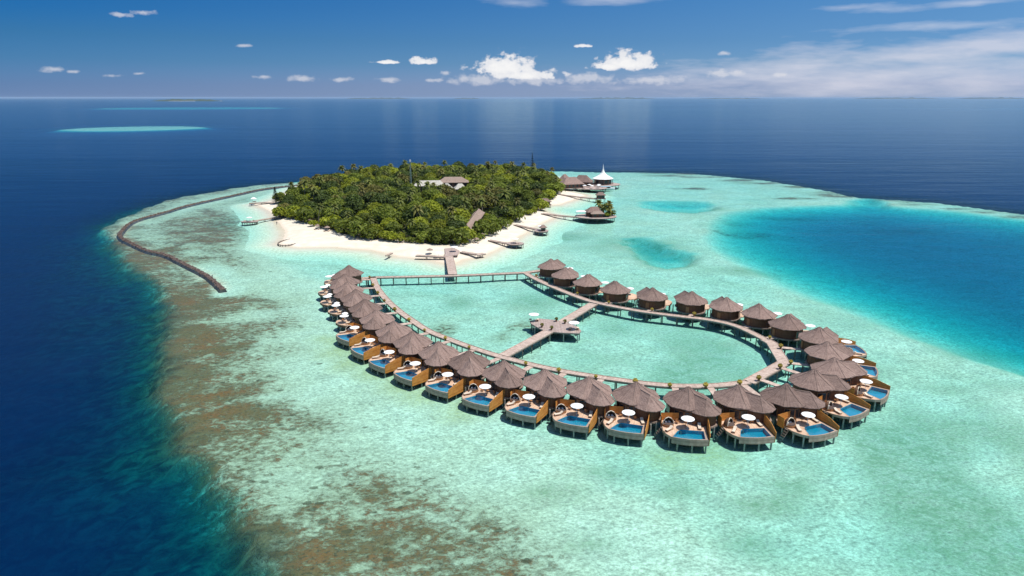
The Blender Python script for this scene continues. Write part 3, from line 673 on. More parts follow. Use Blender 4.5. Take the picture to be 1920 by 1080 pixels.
def conifer(seed, h=20.0, r=3.0, count=900):
    rnd = random.Random(seed); mb = MB()
    for k in range(count):
        t = rnd.random() ** 0.8; tier = round(t * 13) / 13; a = rnd.random() * 6.28; q = r * (1 - tier) * (0.25 + 0.75 * rnd.random()) + 0.1
        p = Vector((math.cos(a) * q, math.sin(a) * q, h * (0.16 + 0.84 * tier) + rnd.uniform(-.25, .25) - q * 0.12)); s = 0.5
        d = Vector((math.cos(a), math.sin(a), rnd.uniform(-.2, .3))); e = Vector((-math.sin(a), math.cos(a), rnd.uniform(-.4, .4)))
        mb.add([p - d * s, p - e * s * 0.5, p + d * s, p + e * s * 0.5], [(0, 1, 2), (0, 2, 3)])
    t = MB().tube([(0, 0, -0.5), (0, 0, h * 0.5), (0, 0, h)], [0.35, 0.2, 0.04], 7)
    return [('trunk', t.mesh('trunk', 'bark')), ('crown', mb.mesh('crown', 'leaf_pine'))]
def potted():
    pot = MB().lathe([(0.26, 0), (0.36, 0.5), (0.36, 0.56)], 10).mesh('pot', 'planter_clay')
    bl = [(0, 0, 1.0, 0.6, 0.9), (0.2, 0.1, 0.8, 0.4, 0.9), (-0.2, -0.1, 0.9, 0.45, 0.9)]
    return [('pot', pot), ('foliage', leaves_mesh('foliage', bl, 200, 0.24, 'leaf_gold', 3)), ]
POT = potted()
POT_GREEN = [POT[0], ('foliage', leaves_mesh('foliage', [(0, 0, 1.0, 0.6, 0.9), (0.2, 0.1, 0.8, 0.4, 0.9)], 150, 0.2, 'leaf_olive', 4))]
def pot_plant(loc, label, kind=None, s=1.0, group='potted shrubs along the boardwalks'):
    t = thing('potted_shrub', label, 'potted plant', loc, 0, group); t.scale = (s, s, s)
    for n, me in (kind or POT): ob(n, me, t)

# ------------------------------------------------------------------ water villas
def cone_roof(r, z0, z1, n, seed=0, sides=8, lip=0.28):
    """thatched pyramid of eight soft facets: thick ragged eave, slightly sagging slopes, open underside closed by an inner lining"""
    rnd = random.Random(seed); m = MB(); h = z1 - z0; rows = [(0.25, z0 + 0.25, 0), (0.95, z0 - 0.06, 0.2), (0.985, z0 - lip * 0.6, 1), (1.0, z0 - 0.02, 1), (0.99, z0 + 0.06, 0.4), (0.74, z0 + h * 0.22, 0.25), (0.5, z0 + h * 0.45, 0.2), (0.26, z0 + h * 0.70, 0.15), (0.07, z1 - 0.06, 0), (0.008, z1, 0)]
    vs = []; fs = []; w = 2 * math.pi / sides
    for f, z, j in rows:
        for i in range(n):
            a = 2 * math.pi * i / n; k = math.cos(w / 2) / math.cos((a % w) - w / 2); k = 0.25 + 0.75 * k; q = r * f * k * 1.03 + rnd.uniform(-.13, .10) * j
            vs.append((q * math.cos(a), q * math.sin(a), z + rnd.uniform(-.07, .05) * j))
    for e in range(len(rows) - 1):
        for i in range(n): fs.append((e * n + i, e * n + (i + 1) % n, (e + 1) * n + (i + 1) % n, (e + 1) * n + i))
    m.add(vs, fs); m.body = len(m.f)
    for j in range(sides):
        a = j * w; pts = [(r * f * 1.03 * math.cos(a), r * f * 1.03 * math.sin(a), z + 0.03) for f, z, _ in rows[4:9]]; m.tube(pts, [0.05, 0.06, 0.07, 0.08, 0.09], 5)
    return m
def ridge_mesh(m, name):
    me = m.mesh(name, 'thatch'); me.materials.append(MAT['thatch_ridge'])
    for p in me.polygons: p.material_index = 1 if p.index >= m.body else 0
    return me
thatch('thatch_ridge', (0.245, 0.17, 0.143), (0.36, 0.262, 0.22), (0.18, 0.125, 0.107))
def apse_roof(L, w, z0, z1, lip=0.25):
    """ridge from the main roof out to x=L, then a five-sided rounded hip end"""
    m = MB(); ring = [(-0.5, -w)] + [(L + w * math.cos(a), w * math.sin(a)) for a in [R(-90 + 180 * i / 5) for i in range(6)]] + [(-0.5, w)]
    n = len(ring); k = 0.52; h = z1 - z0
    def at(x, y, f):  # f: 0 eave .. 1 ridge
        rx = min(x, L); return (rx + (x - rx) * (1 - f), y * (1 - f))
    rows = [[(x, y, z0 - lip * 0.5) for x, y in ring], [(x, y, z0) for x, y in ring], [(*at(x, y, k), z0 + h * (k - 0.05)) for x, y in ring], [(*at(x, y, 0.985), z1) for x, y in ring]]
    vs = [p for r_ in rows for p in r_]; fs = []
    for a in range(3):
        for i in range(n - 1): fs.append((a * n + i, a * n + i + 1, (a + 1) * n + i + 1, (a + 1) * n + i))
    fs.append(tuple(range(n - 1, -1, -1)))
    m.add(vs, fs); m.body = len(m.f)
    m.tube([(0.5, 0, z1 + 0.03), (L, 0, z1 + 0.03)], [0.14, 0.14], 5)
    for i in (2, 4, 5): m.tube([(*at(*ring[i], 0.0), z0 + 0.03), (*at(*ring[i], k), z0 + h * (k - 0.05) + 0.03), (L, 0, z1 + 0.02)], [0.06, 0.08, 0.09], 5)
    return m
def arc_poly():
    # deck outline seen from above: x outward, y towards the pool side
    front = [(8.6, -6.0), (10.3, -4.9), (11.15, -3.6)]
    return [(2.6, -4.6), (4.2, -6.2)] + front, [(11.15, -3.6), (11.55, -2.0), (11.7, -0.4), (11.6, 1.2), (11.3, 2.75)]
def villa_meshes():
    M = {}
    M['main_roof'] = [ridge_mesh(cone_roof(5.0, 4.45, 7.4, 48, k), 'main_roof') for k in (1, 2, 3)]
    cap = MB().lathe([(0.42, 7.12), (0.36, 7.3), (0.16, 7.52), (0.03, 7.6)], 8); M['ridge_cap'] = cap.mesh('ridge_cap', 'thatch')
    rot = Matrix.Rotation(R(45), 4, 'Z')
    s = apse_roof(4.7, 3.2, 4.15, 6.35); s.v = [tuple(rot @ Vector(p)) for p in s.v]; M['side_roof'] = ridge_mesh(s, 'side_roof')
    w = MB().lathe([(4.0, DECK), (4.0, 4.5)], 20, close=False); M['wall'] = w.mesh('wall', 'wall_wood')
    ww = MB(); ring = [(0.5, -2.45)] + [(4.5 + 2.45 * math.cos(a), 2.45 * math.sin(a)) for a in [R(-90 + 36 * i) for i in range(6)]] + [(0.5, 2.45)]
    ww.prism(ring, DECK + 0.003, 4.2, rot); M['side_wall'] = ww.mesh('side_wall', 'wall_wood')
    fl = MB().lathe([(4.5, DECK - 0.3), (4.5, DECK)], 20); M['floor'] = fl.mesh('floor', 'walk_wood')
    fl2 = MB(); ring2 = [(0.5, -2.8)] + [(4.6 + 2.8 * math.cos(a), 2.8 * math.sin(a)) for a in [R(-90 + 36 * i) for i in range(6)]] + [(0.5, 2.8)]; fl2.prism(ring2, DECK - 0.32, DECK - 0.004, rot); M['side_floor'] = fl2.mesh('side_floor', 'walk_wood')
    win = MB().box(-0.04, 0.04, -0.95, 0.95, 0.0, 1.75); M['window'] = win.mesh('window', 'window_dark')
    fr = MB(); [fr.box(-0.06, 0.06, a, b, c, d) for a, b, c, d in [(-1.05, -0.95, 0, 1.85), (0.95, 1.05, 0, 1.85), (-0.95, 0.95, 1.75, 1.85), (-0.03, 0.03, 0, 1.75)]]; M['window_frame'] = fr.mesh('window_frame', 'teak')
    dr = MB().box(-0.05, 0.05, -0.5, 0.5, 0.0, 2.0); M['door'] = dr.mesh('door', 'teak')
    side, front = arc_poly()
    pool_back = [(7.7, 2.75), (7.7, -1.9), (8.6, -2.7)]
    poly = side + pool_back[::-1] + [(7.7, 2.75 + 0.003), (2.0, 3.3)]
    poly = [(2.6, -4.3), (4.2, -5.4), (8.4, -5.3), (10.1, -4.6), (11.1, -3.7), (8.4, -2.5), (7.7, -1.7), (7.7, 3.2), (2.2, 3.4)]
    M['deck'] = MB().prism(poly, DECK - 0.26, DECK + 0.004).mesh('deck', 'deck_wood')
    # pool: basin with rim, water inside
    inner = [(7.85, 2.62), (7.85, -1.72), (8.5, -2.42), (11.0, -3.5), (11.38, -1.95), (11.52, -0.4), (11.43, 1.15), (11.15, 2.62)]
    outer = [(7.71, 3.19), (7.71, -1.68), (8.43, -2.50), (11.14, -3.72), (11.55, -2.0), (11.7, -0.4), (11.6, 1.2), (11.32, 3.19)]
    n = len(inner); b = MB()
    vs = [(x, y, DECK + 0.02) for x, y in outer] + [(x, y, DECK + 0.02) for x, y in inner] + [(x, y, 0.75) for x, y in inner] + [(x, y, 0.4) for x, y in outer]
    fs = [(i, (i + 1) % n, n + (i + 1) % n, n + i) for i in range(n)] + [(n + i, n + (i + 1) % n, 2 * n + (i + 1) % n, 2 * n + i) for i in range(n)] + [tuple(range(2 * n, 3 * n)), tuple(range(4 * n - 1, 3 * n - 1, -1))]
    me = b.add(vs, fs).mesh('pool_basin', 'pool_tile'); me.materials.append(MAT['fascia_wood'])
    for i, p in enumerate(me.polygons): p.material_index = 1 if (i < n or i == 2 * n + 1) else 0
    M['pool_basin'] = me
    M['pool_water'] = MB().add([(x, y, DECK - 0.09) for x, y in inner], [tuple(range(n))[::-1]]).mesh('pool_water', 'pool_water')
    # curved grey timber apron hanging below the pool front and the corner
    o2 = [(8.4, -5.33), (10.12, -4.63), (11.16, -3.76), (11.58, -2.02), (11.73, -0.4), (11.63, 1.2), (11.35, 3.22)]
    f = MB()
    for i in range(len(o2) - 1):
        (x0, y0), (x1, y1) = o2[i], o2[i + 1]; dz = 0.5 if i < 2 else 1.3; nx, ny = (y1 - y0), -(x1 - x0); q = math.hypot(nx, ny); nx, ny = nx / q * 0.08, ny / q * 0.08
        f.add([(x0, y0, DECK + 0.06), (x1, y1, DECK + 0.06), (x1 + nx, y1 + ny, DECK + 0.06), (x0 + nx, y0 + ny, DECK + 0.06), (x0, y0, DECK - dz), (x1, y1, DECK - dz), (x1 + nx, y1 + ny, DECK - dz), (x0 + nx, y0 + ny, DECK - dz)],
              [(0, 1, 2, 3), (3, 2, 6, 7), (1, 0, 4, 5), (7, 6, 5, 4), (0, 3, 7, 4), (2, 1, 5, 6)])
    M['pool_apron'] = f.mesh('pool_apron', 'fascia_wood')
    # tall timber screen along the pool side, leaning out, lower towards the water
    v = MB(); A = [(3.4, 3.42, 3.5, 0.0), (6.0, 3.46, 3.45, 0.06), (8.8, 3.42, 3.1, 0.1), (11.45, 3.26, 2.4, 0.12)]; vs = []; fs = []
    for x, y, zt, ln in A: vs += [(x, y, 0.3), (x, y + 0.09, 0.3), (x, y + 0.09 + ln, zt), (x, y + ln, zt)]
    for i in range(3):
        for k in range(4): fs.append((4 * i + k, 4 * i + (k + 1) % 4, 4 * i + 4 + (k + 1) % 4, 4 * i + 4 + k))
    fs += [(3, 2, 1, 0), (12, 13, 14, 15)]; M['privacy_screen'] = v.add(vs, fs).mesh('privacy_screen', 'screen_wood')
    v = MB(); A = [(3.85, -1.95), (4.25, -5.46), (6.1, -5.42)]; vs = []; fs = []
    for i in range(2):
        (x0, y0), (x1, y1) = A[i], A[i + 1]; v.add([(x0, y0, DECK - 0.5), (x1, y1, DECK - 0.5), (x1, y1 - 0.08, DECK - 0.5), (x0, y0 - 0.08, DECK - 0.5), (x0, y0, 3.3), (x1, y1, 3.3), (x1, y1 - 0.08, 3.3), (x0, y0 - 0.08, 3.3)], [(3, 2, 1, 0), (4, 5, 6, 7), (0, 1, 5, 4), (1, 2, 6, 5), (2, 3, 7, 6), (3, 0, 4, 7)])
    M['shower_screen'] = v.mesh('shower_screen', 'screen_wood')
    M['plain_deck'] = MB().prism([(2.6, -4.0), (4.2, -4.5), (7.6, -4.0), (8.8, -2.6), (9.0, -0.4), (8.4, 1.6), (2.2, 3.0)], DECK - 0.26, DECK + 0.004).mesh('deck', 'deck_wood')
    M['plain_rail'] = MB().prism([(4.2, -4.55), (7.63, -4.05), (8.85, -2.62), (9.05, -0.4), (8.44, 1.65), (8.36, 1.6), (8.95, -0.4), (8.75, -2.58), (7.57, -3.95), (4.2, -4.45)], DECK - 0.7, DECK - 0.262).mesh('deck_apron', 'wall_wood')
    st = MB()
    for k in range(5): st.box(0, 0.85, k * 0.27, k * 0.27 + 0.25, DECK - 0.25 - k * 0.42, DECK - 0.2 - k * 0.42)
    for x in (-0.06, 0.85): st.add([(x, -0.1, DECK - 0.05), (x + 0.06, -0.1, DECK - 0.05), (x + 0.06, 1.4, -0.6), (x, 1.4, -0.6), (x, -0.1, DECK - 0.3), (x + 0.06, -0.1, DECK - 0.3), (x + 0.06, 1.4, -0.85), (x, 1.4, -0.85)], [(0, 1, 2, 3), (7, 6, 5, 4), (0, 4, 5, 1), (1, 5, 6, 2), (2, 6, 7, 3), (3, 7, 4, 0)])
    M['steps'] = st.mesh('steps', 'post_wood')
    return M
def pool_mats():
    b = NB('pool_tile'); n = b.noise(b.pos(True), 3, 3); b.bsdf(b.mix(b.rng(n, .3, .7), (0.004, 0.30, 0.42), (0.008, 0.37, 0.49)), 0.5, 0.4)
    b = NB('pool_water'); p = b.pos(True)
    tr = b.n('ShaderNodeBsdfTransparent'); tr.inputs[0].default_value = (0.55, 0.90, 0.97, 1)
    gl = b.n('ShaderNodeBsdfGlossy'); gl.inputs['Roughness'].default_value = 0.06; b.L.new(b.bump(b.noise(p, 2.5, 3), 0.3, 0.05), gl.inputs['Normal'])
    fr = b.n('ShaderNodeFresnel'); fr.inputs[0].default_value = 1.33; mx = b.n('ShaderNodeMixShader'); b.L.new(b.m('MULTIPLY', fr.outputs[0], 0.35), mx.inputs[0]); b.L.new(tr.outputs[0], mx.inputs[1]); b.L.new(gl.outputs[0], mx.inputs[2]); b.L.new(mx.outputs[0], b.out.inputs[0])
pool_mats()
VM = villa_meshes()
VILLAS = [(654, 497, -165), (646, 513, -150), (652, 528, -140), (667, 542, -133), (684, 560, -133), (706, 580, -135), (738, 602, -138), (773, 621, -133), (822, 640, -132), (879, 657, -126), (945, 676, -121), (1022, 692, -117), (1105, 706, -112), (1193, 716, -107), (1291, 725, -99), (1385, 722, -86), (1475, 719, -69), (1527, 692, -56), (1566, 670, -40),
          (1552, 640, -24), (1537, 613, -2), (1478, 589, 14), (1425, 570, 28), (1363, 557, 45), (1298, 546, 60), (1224, 539, 58), (1155, 527, 44), (1102, 514, 30), (1060, 501, 19), (1033, 485, 9)]
ALLWALK = [Vector((p[0], p[1])) for p in list(P_REEF) + list(P_END) + list(P_LAG)]
def nearest_walk(p):
    best = (1e9, None)
    for L in (P_REEF, P_END, P_LAG):
        for a, b in zip(L, L[1:]):
            a = Vector((a[0], a[1])); b = Vector((b[0], b[1])); t = max(0, min(1, (p - a).dot(b - a) / max((b - a).length_squared, 1e-9))); q = a + (b - a) * t
            best = min(best, ((p - q).length, q), key=lambda k: k[0])
    return best[1]
for i, (u, v, deg) in enumerate(VILLAS):
    c = survey(u, v, 7.5); c.z = 0
    reef = i < 19; k = ORD[i] if reef else ORD[29 - i]; row = 'reef-side' if reef else 'lagoon-side'
    which = f'{k} {row} villa from the island'
    rz = R(deg); plain = i < 5 or i > 20; t = thing('water_villa', f'thatched stilt villa with {"plain" if plain else "pool"} deck, {k} from the island end of the {row} row', 'villa', c, rz, 'thatched water villas on stilts')
    mr = ob('main_roof', VM['main_roof'][i % 3], t); ob('ridge_cap', VM['ridge_cap'], mr); ob('side_roof', VM['side_roof'], t)
    wl = ob('wall', VM['wall'], t); sw = ob('side_wall', VM['side_wall'], t); ob('floor', VM['floor'], t); ob('side_floor', VM['side_floor'], t)
    for a in (-28, 2, -75):
        w = ob('window', VM['window'], wl, (4.03 * math.cos(R(a)), 4.03 * math.sin(R(a)), DECK + 0.25), R(a)); ob('window_frame', VM['window_frame'], wl, (4.03 * math.cos(R(a)), 4.03 * math.sin(R(a)), DECK + 0.25), R(a))
    ob('door', VM['door'], wl, (-4.03, 0.0, DECK + 0.01), 0)
    if plain: ob('deck', VM['plain_deck'], t); ob('deck_apron', VM['plain_rail'], t)
    else:
      ob('deck', VM['deck'], t); pb = ob('pool_basin', VM['pool_basin'], t); ob('pool_water', VM['pool_water'], pb); ob('pool_apron', VM['pool_apron'], t); ob('privacy_screen', VM['privacy_screen'], t); ob('shower_screen', VM['shower_screen'], t)
      ob('steps', VM['steps'], t, (7.4, -5.4, 0), R(180))
    sp = [(3.6 * math.cos(a), 3.6 * math.sin(a)) for a in [R(22 + 45 * q) for q in range(8)]] + [(5.2, -4.9), (8.3, -4.9), (10.2, -4.1), (11.2, -2.6), (11.4, 0.2), (11.1, 2.8), (8.2, 2.9), (5.4, 2.9), (8.2, -1.8), (5.2, 5.0), (3.3, 6.6), (6.2, 4.0)]
    if plain: sp = sp[:8] + [(5.0, -4.0), (7.6, -3.4), (8.5, -0.6), (8.0, 1.2), (5.4, 1.8), (5.2, 5.0), (3.3, 6.6), (6.2, 4.0)]
    for x, y in sp: ob('stilt', POST_PALE, t, (x, y, 0))
    # bridge from the boardwalk to the door
    q = nearest_walk(Vector((c.x, c.y))); e = Vector((c.x, c.y)); d = (q - e).normalized(); q = q - d * 1.0; e = e + d * 4.2
    if (q - e).length > 1.0:
        sidev = Vector((-d.y, d.x)) * 1.2
        lp = [q + sidev * 0.4, e + sidev]
        inv = Matrix.Rotation(-rz, 2); loc = [inv @ (p - Vector((c.x, c.y))) for p in lp]
        br = ob('entry_bridge', ribbon(loc, 1.5, DECK - 0.2, DECK - 0.012, 'walk_wood', 'entry_bridge'), t)
        L = (loc[1] - loc[0]).length; dv = (loc[1] - loc[0]) / L; nv = Vector((-dv.y, dv.x))
        for f in ((0.3, 0.75) if L > 4 else (0.5,)):
            for sg in (-0.55, 0.55): p = loc[0] + dv * (L * f) + nv * sg; ob('post', POST, br, (p.x, p.y, 0))
        pp = q + Vector((-d.y, d.x)) * 1.75 - d * 0.2
        pot_plant((pp.x - d.x * 0.1, pp.y - d.y * 0.1, DECK + 0.004), f'golden potted shrub at the bridge to the {which}', POT, 0.6 + 0.3 * random.random()) if random.random() < 0.75 else None
    def at(x, y, z=DECK + 0.006): p = Matrix.Rotation(rz, 3, 'Z') @ Vector((x, y, 0)); return (c.x + p.x, c.y + p.y, z)
    parasol(at(7.15, -0.5), f'round white parasol on the deck of the {which}', PARASOL, 'white parasols on the villa decks', random.random())
    if plain and i < 5: parasol(at(5.2, -3.0), f'small white parasol near the wall of the {which}', PARASOL_SMALL, 'small parasols on the plain villa decks'); chair(at(6.4, -2.4), rz + R(30), f'teak armchair on the plain deck of the {which}', 'teak armchairs on the villa decks'); lounger(at(6.6, 0.9), rz, f'cushioned lounger on the plain deck of the {which}', 'sun loungers on the villa decks')
    jit = lambda a=0.3: random.uniform(-a, a)
    if 5 <= i < 21:
        cabana(at(6.5 + jit(.25), -4.05 + jit(.15)), rz + R(25) + jit(0.5), f'hooded daybed on the deck of the {which}', 'hooded daybeds on the villa decks')
        chair(at(5.3 + jit(.3), -2.4 + jit()), rz + jit(0.8), f'teak armchair nearer the daybed, {which}', 'teak armchairs on the villa decks'); chair(at(5.3 + jit(.3), 0.9 + jit(.2)), rz + R(180) + jit(0.8), f'teak armchair nearer the timber screen, {which}', 'teak armchairs on the villa decks')
        table(at(5.9, -0.7), f'round teak table behind the parasol of the {which}', 'round teak tables on the villa decks')
        lounger(at(6.5 + jit(.1), 2.0 + jit(.3)), rz + R(8) + jit(0.25), f'cushioned lounger under the timber screen, {which}', 'sun loungers on the villa decks'); lounger(at(8.6 + jit(.2), -4.0 + jit(.15)), rz + R(-30) + jit(0.3), f'cushioned lounger between daybed and pool, {which}', 'sun loungers on the villa decks')

# ------------------------------------------------------------------ swim platform in the middle of the loop
PL = px([(993, 602), (1010, 597), (1042, 600), (1066, 606), (1082, 612), (1090, 620), (1086, 625), (1058, 624), (1031, 622), (1014, 617), (996, 607)], DECK)
cen = sum(PL, Vector()) / len(PL); cen.z = 0
t = thing('swim_platform', 'lens-shaped timber platform crossing the water inside the villa loop', 'platform', cen)
poly = [(p.x - cen.x, p.y - cen.y) for p in PL]
if sum(a[0] * b[1] - b[0] * a[1] for a, b in zip(poly, poly[1:] + poly[:1])) < 0: poly.reverse()
planks('platform_wood', (0.36, 0.27, 0.235), (0.46, 0.37, 0.325), 0.3, 'X')
ob('deck', MB().prism(poly, DECK - 0.2, DECK + 0.01).mesh('platform_deck', 'platform_wood'), t)
ob('skirt', MB().prism([(x * 0.985, y * 0.985) for x, y in poly], DECK - 0.5, DECK - 0.203).mesh('platform_skirt', 'post_wood'), t)
for x, y in poly: ob('post', POST_PALE, t, (x * 0.93, y * 0.93, 0))
for f in (-0.5, 0, 0.5): ob('post', POST_PALE, t, (f * 12, 0, 0))
for (u, v), l in [((1001, 602), 'large white parasol on the reef end of the swim platform'), ((1076, 618), 'large white parasol on the lagoon end of the swim platform')]:
    p = survey(u, v, DECK); parasol((p.x, p.y, DECK + 0.015), l, PARASOL_BIG, 'parasols on the swim platform')
    nm = 'reef' if u < 1040 else 'lagoon'
    for j, (dx, dy) in enumerate([(-1.1, 0.1), (1.1, 0.1)]): lounger((p.x + dx, p.y + dy, DECK + 0.015), R(80), f'{"first" if j == 0 else "second"} lounger under the {nm}-end parasol of the swim platform', 'loungers on the swim platform')
for (u, v), l in [((1043, 603), 'island side of the lagoon footbridge'), ((1059, 607), 'open side of the lagoon footbridge'), ((1016, 614), 'island side of the reef footbridge'), ((1034, 619), 'open side of the reef footbridge')]:
    p = survey(u, v, DECK); pot_plant((p.x, p.y, DECK + 0.015), f'dark green potted shrub on the swim platform, {l}', POT_GREEN, 0.85, 'potted shrubs on the swim platform')

# ------------------------------------------------------------------ breakwater
def breakwater():
    P = smooth_line([Vector((p.x, p.y)) for p in BREAK], 6); rnd = random.Random(11)
    t = thing('breakwater', 'long curved breakwater of brown rocks round the reef edge', 'breakwater')
    m = MB(); prof = [(-1.5, -1.2), (-0.9, 0.0), (-0.42, 0.26), (0.42, 0.26), (0.9, 0.0), (1.5, -1.2)]; n = len(prof); rows = [offset_line(P, q) for q, _ in prof]; vs = []
    for i in range(len(P)):
        for k, (q, z) in enumerate(prof): vs.append((rows[k][i].x, rows[k][i].y, z + rnd.uniform(-.12, .12)))
    fs = [(i * n + k + 1, i * n + k, (i + 1) * n + k, (i + 1) * n + k + 1) for i in range(len(P) - 1) for k in range(n - 1)] + [tuple(range(n)), tuple(range(len(P) * n - 1, (len(P) - 1) * n - 1, -1))]
    ob('core', m.add(vs, fs).mesh('core', 'rock'), t)
    ico = bmesh.new(); bmesh.ops.create_icosphere(ico, subdivisions=1, radius=1); base = [v.co.copy() for v in ico.verts]; faces = [tuple(v.index for v in f.verts) for f in ico.faces]; ico.free()
    r = MB()
    for i in range(len(P) - 1):
        a, b = P[i], P[i + 1]; d = (b - a); L = d.length; d.normalize(); nv = Vector((-d.y, d.x))
        for k in range(int(L * 3.6)):
            q = rnd.gauss(0, 0.62); c = a + d * rnd.uniform(0, L) + nv * q; z = 0.26 - 0.55 * max(0, abs(q) - 0.5); s = rnd.uniform(0.14, 0.40)
            M = Matrix.Translation((c.x, c.y, z)) @ Matrix.Rotation(rnd.random() * 6.28, 4, Vector((rnd.gauss(0, 1), rnd.gauss(0, 1), rnd.gauss(0, 1))).normalized()) @ Matrix.Diagonal((s * rnd.uniform(.7, 1.3), s * rnd.uniform(.7, 1.2), s * rnd.uniform(.5, .9), 1))
            r.add(base, faces, M)
    tag(ob('rocks', r.mesh('rocks', 'rock'), t), kind='stuff')
breakwater()

# ------------------------------------------------------------------ huts, jetties and platforms of the island
def hip_roof(L, W, z0, z1, hip=0.9, over=0.0, lip=0.25):
    """hipped thatch: eaves rectangle L x W, ridge shortened by hip*W/2 at each end"""
    m = MB(); a, b = L / 2, W / 2; r = max(0.15, a - b * hip)
    k = 0.5; mid = [(-(a + (r - a) * k), -b * (1 - k)), ((a + (r - a) * k), -b * (1 - k)), ((a + (r - a) * k), b * (1 - k)), (-(a + (r - a) * k), b * (1 - k))]; zm = z0 + (z1 - z0) * (k - 0.05)
    vs = [(-a, -b, z0 - lip), (a, -b, z0 - lip), (a, b, z0 - lip), (-a, b, z0 - lip), (-a, -b, z0), (a, -b, z0), (a, b, z0), (-a, b, z0)] + [(x, y, zm) for x, y in mid] + [(-r, -0.05, z1), (r, -0.05, z1), (r, 0.05, z1), (-r, 0.05, z1)]
    fs = [(3, 2, 1, 0)] + [(q + i, q + (i + 1) % 4, q + 4 + (i + 1) % 4, q + 4 + i) for q in (0, 4, 8) for i in range(4)] + [(12, 13, 14, 15)]
    return m.add(vs, fs)
def hut(loc, rz, L, W, wall_h, roof_h, label, name='thatched_hut', mat='thatch', wall='hut_wall', cat='hut', base=None, group=None, deck=True):
    t = thing(name, label, cat, loc, rz, group)
    ob('roof', hip_roof(L, W, wall_h, wall_h + roof_h).mesh('roof', mat), t)
    w = ob('wall', MB().box(-L / 2 + 0.8, L / 2 - 0.8, -W / 2 + 0.8, W / 2 - 0.8, 0, wall_h - 0.02).mesh('wall', wall), t)
    n = max(2, int(L / 3.2))
    for i in range(n):
        x = -L / 2 + 0.8 + (L - 1.6) * (i + 0.5) / n; ob('window', MB().box(-0.7, 0.7, -0.05, 0.05, 0.7, wall_h - 0.5).mesh('window', 'window_dark'), w, (x, -W / 2 + 0.78, 0))
    if deck: ob('floor', MB().box(-L / 2, L / 2, -W / 2, W / 2, -0.25, -0.003).mesh('floor', 'walk_wood'), t)
    if base is not None:
        pm = post_mesh(-0.2, 0.16, -base - 1.6)
        for x in (-L / 2 + 0.6, 0, L / 2 - 0.6):
            for y in (-W / 2 + 0.6, W / 2 - 0.6): ob('stilt', pm, t, (x, y, 0))
    return t
def round_platform(u, v, rx, ry, z, label, name='jetty_platform', n=18, mat='platform_wood', rz=0.0):
    c = survey(u, v, z); t = thing(name, label, 'platform', (c.x, c.y, 0), rz)
    poly = [(rx * math.cos(a), ry * math.sin(a)) for a in [2 * math.pi * i / n for i in range(n)]]
    ob('deck', MB().prism(poly, z - 0.2, z).mesh('platform_deck', mat), t); ob('skirt', MB().prism([(x * 0.97, y * 0.97) for x, y in poly], z - 0.6, z - 0.203).mesh('skirt', 'post_wood'), t)
    pm = post_mesh(z - 0.2, 0.15)
    for i in range(0, n, 2): ob('post', pm, t, (poly[i][0] * 0.9, poly[i][1] * 0.9, 0))
    return Vector((c.x, c.y, z))

# landing on the beach where the footbridge arrives
LD = px([(833, 466), (850, 464), (862, 470), (858, 478), (836, 480)], 1.6); c = sum(LD, Vector()) / len(LD)
t = thing('beach_landing', 'broad timber landing on the sand at the end of the island footbridge', 'landing', (c.x, c.y, 0)); pl = [(p.x - c.x, p.y - c.y) for p in LD]
if sum(a[0] * b[1] - b[0] * a[1] for a, b in zip(pl, pl[1:] + pl[:1])) < 0: pl.reverse()
ob('deck', MB().prism(pl, 1.38, 1.60).mesh('deck', 'platform_wood'), t)
for x, y in pl: ob('post', post_mesh(1.38, 0.15, -0.2), t, (x * 0.9, y * 0.9, 0))
walkway('beach_boardwalk', 'timber boardwalk along the beach beside the landing', px([(838, 482), (806, 480), (780, 479)], 1.5), 1.8, 1.5, smooth=False, step=6)
for u, v, l in [(822, 476, 'white'), (852, 470, 'pale'), (806, 471, 'small')]:
    p = survey(u, v, 2.0); parasol((p.x, p.y, ground_z(p.x, p.y) if u != 852 else 1.605), {'white': 'white parasol on the beach boardwalk side of the landing', 'pale': 'white parasol on the shaded corner of the beach landing', 'small': 'thatched beach parasol between the boardwalk and the bushes'}[l], PARASOL_THATCH if l == 'small' else PARASOL_BIG, 'parasols by the beach landing')
# short jetties round the shore: (line, width, label)
for pts, w, l in [([(864, 472), (884, 475), (894, 477)], 1.7, 'short sand-level jetty next to the beach landing'), ([(892, 478), (908, 475)], 2.2, 'slanting end deck of the short jetty next to the beach landing'),
                  ([(917, 450), (938, 454), (957, 457)], 1.8, 'jetty leading to the round sun deck on the sand'), ([(965, 421), (988, 426), (1008, 430)], 1.8, 'jetty leading to the little shaded deck off the beach'),
                  ([(1016, 400), (1050, 404), (1084, 407)], 2.2, 'jetty leading to the platform bar with palms'), ([(1044, 364), (1085, 369), (1122, 373)], 2.2, 'long arrival jetty with a roofed end'),
                  ([(517, 380), (490, 380), (467, 381)], 1.8, 'jetty from the wooded point towards the breakwater, with a small gazebo'), ([(524, 407), (495, 411), (478, 414)], 1.6, 'low jetty from the beach corner to the oval sun deck'),
                  ([(990, 386), (1012, 384)], 2.6, 'stubby pier under the trees between the two long jetties'), ([(735, 474), (724, 479)], 0.9, 'small timber groyne on the sand facing the villas')]:
    zj = 1.0 if 'oval sun deck' in l else 1.5; walkway('jetty', l, px(pts, zj), w, zj, smooth=False, step=6)
c = round_platform(966, 456, 4.0, 3.4, 1.6, 'round sun deck at the end of a jetty on the sand'); parasol((c.x, c.y, 1.605), 'white parasol on the round sun deck by the sand', PARASOL_BIG, 'parasols on the jetty decks'); lounger((c.x + 1.0, c.y - 1.2, 1.605), 0, 'sun lounger on the round deck by the sand', None)
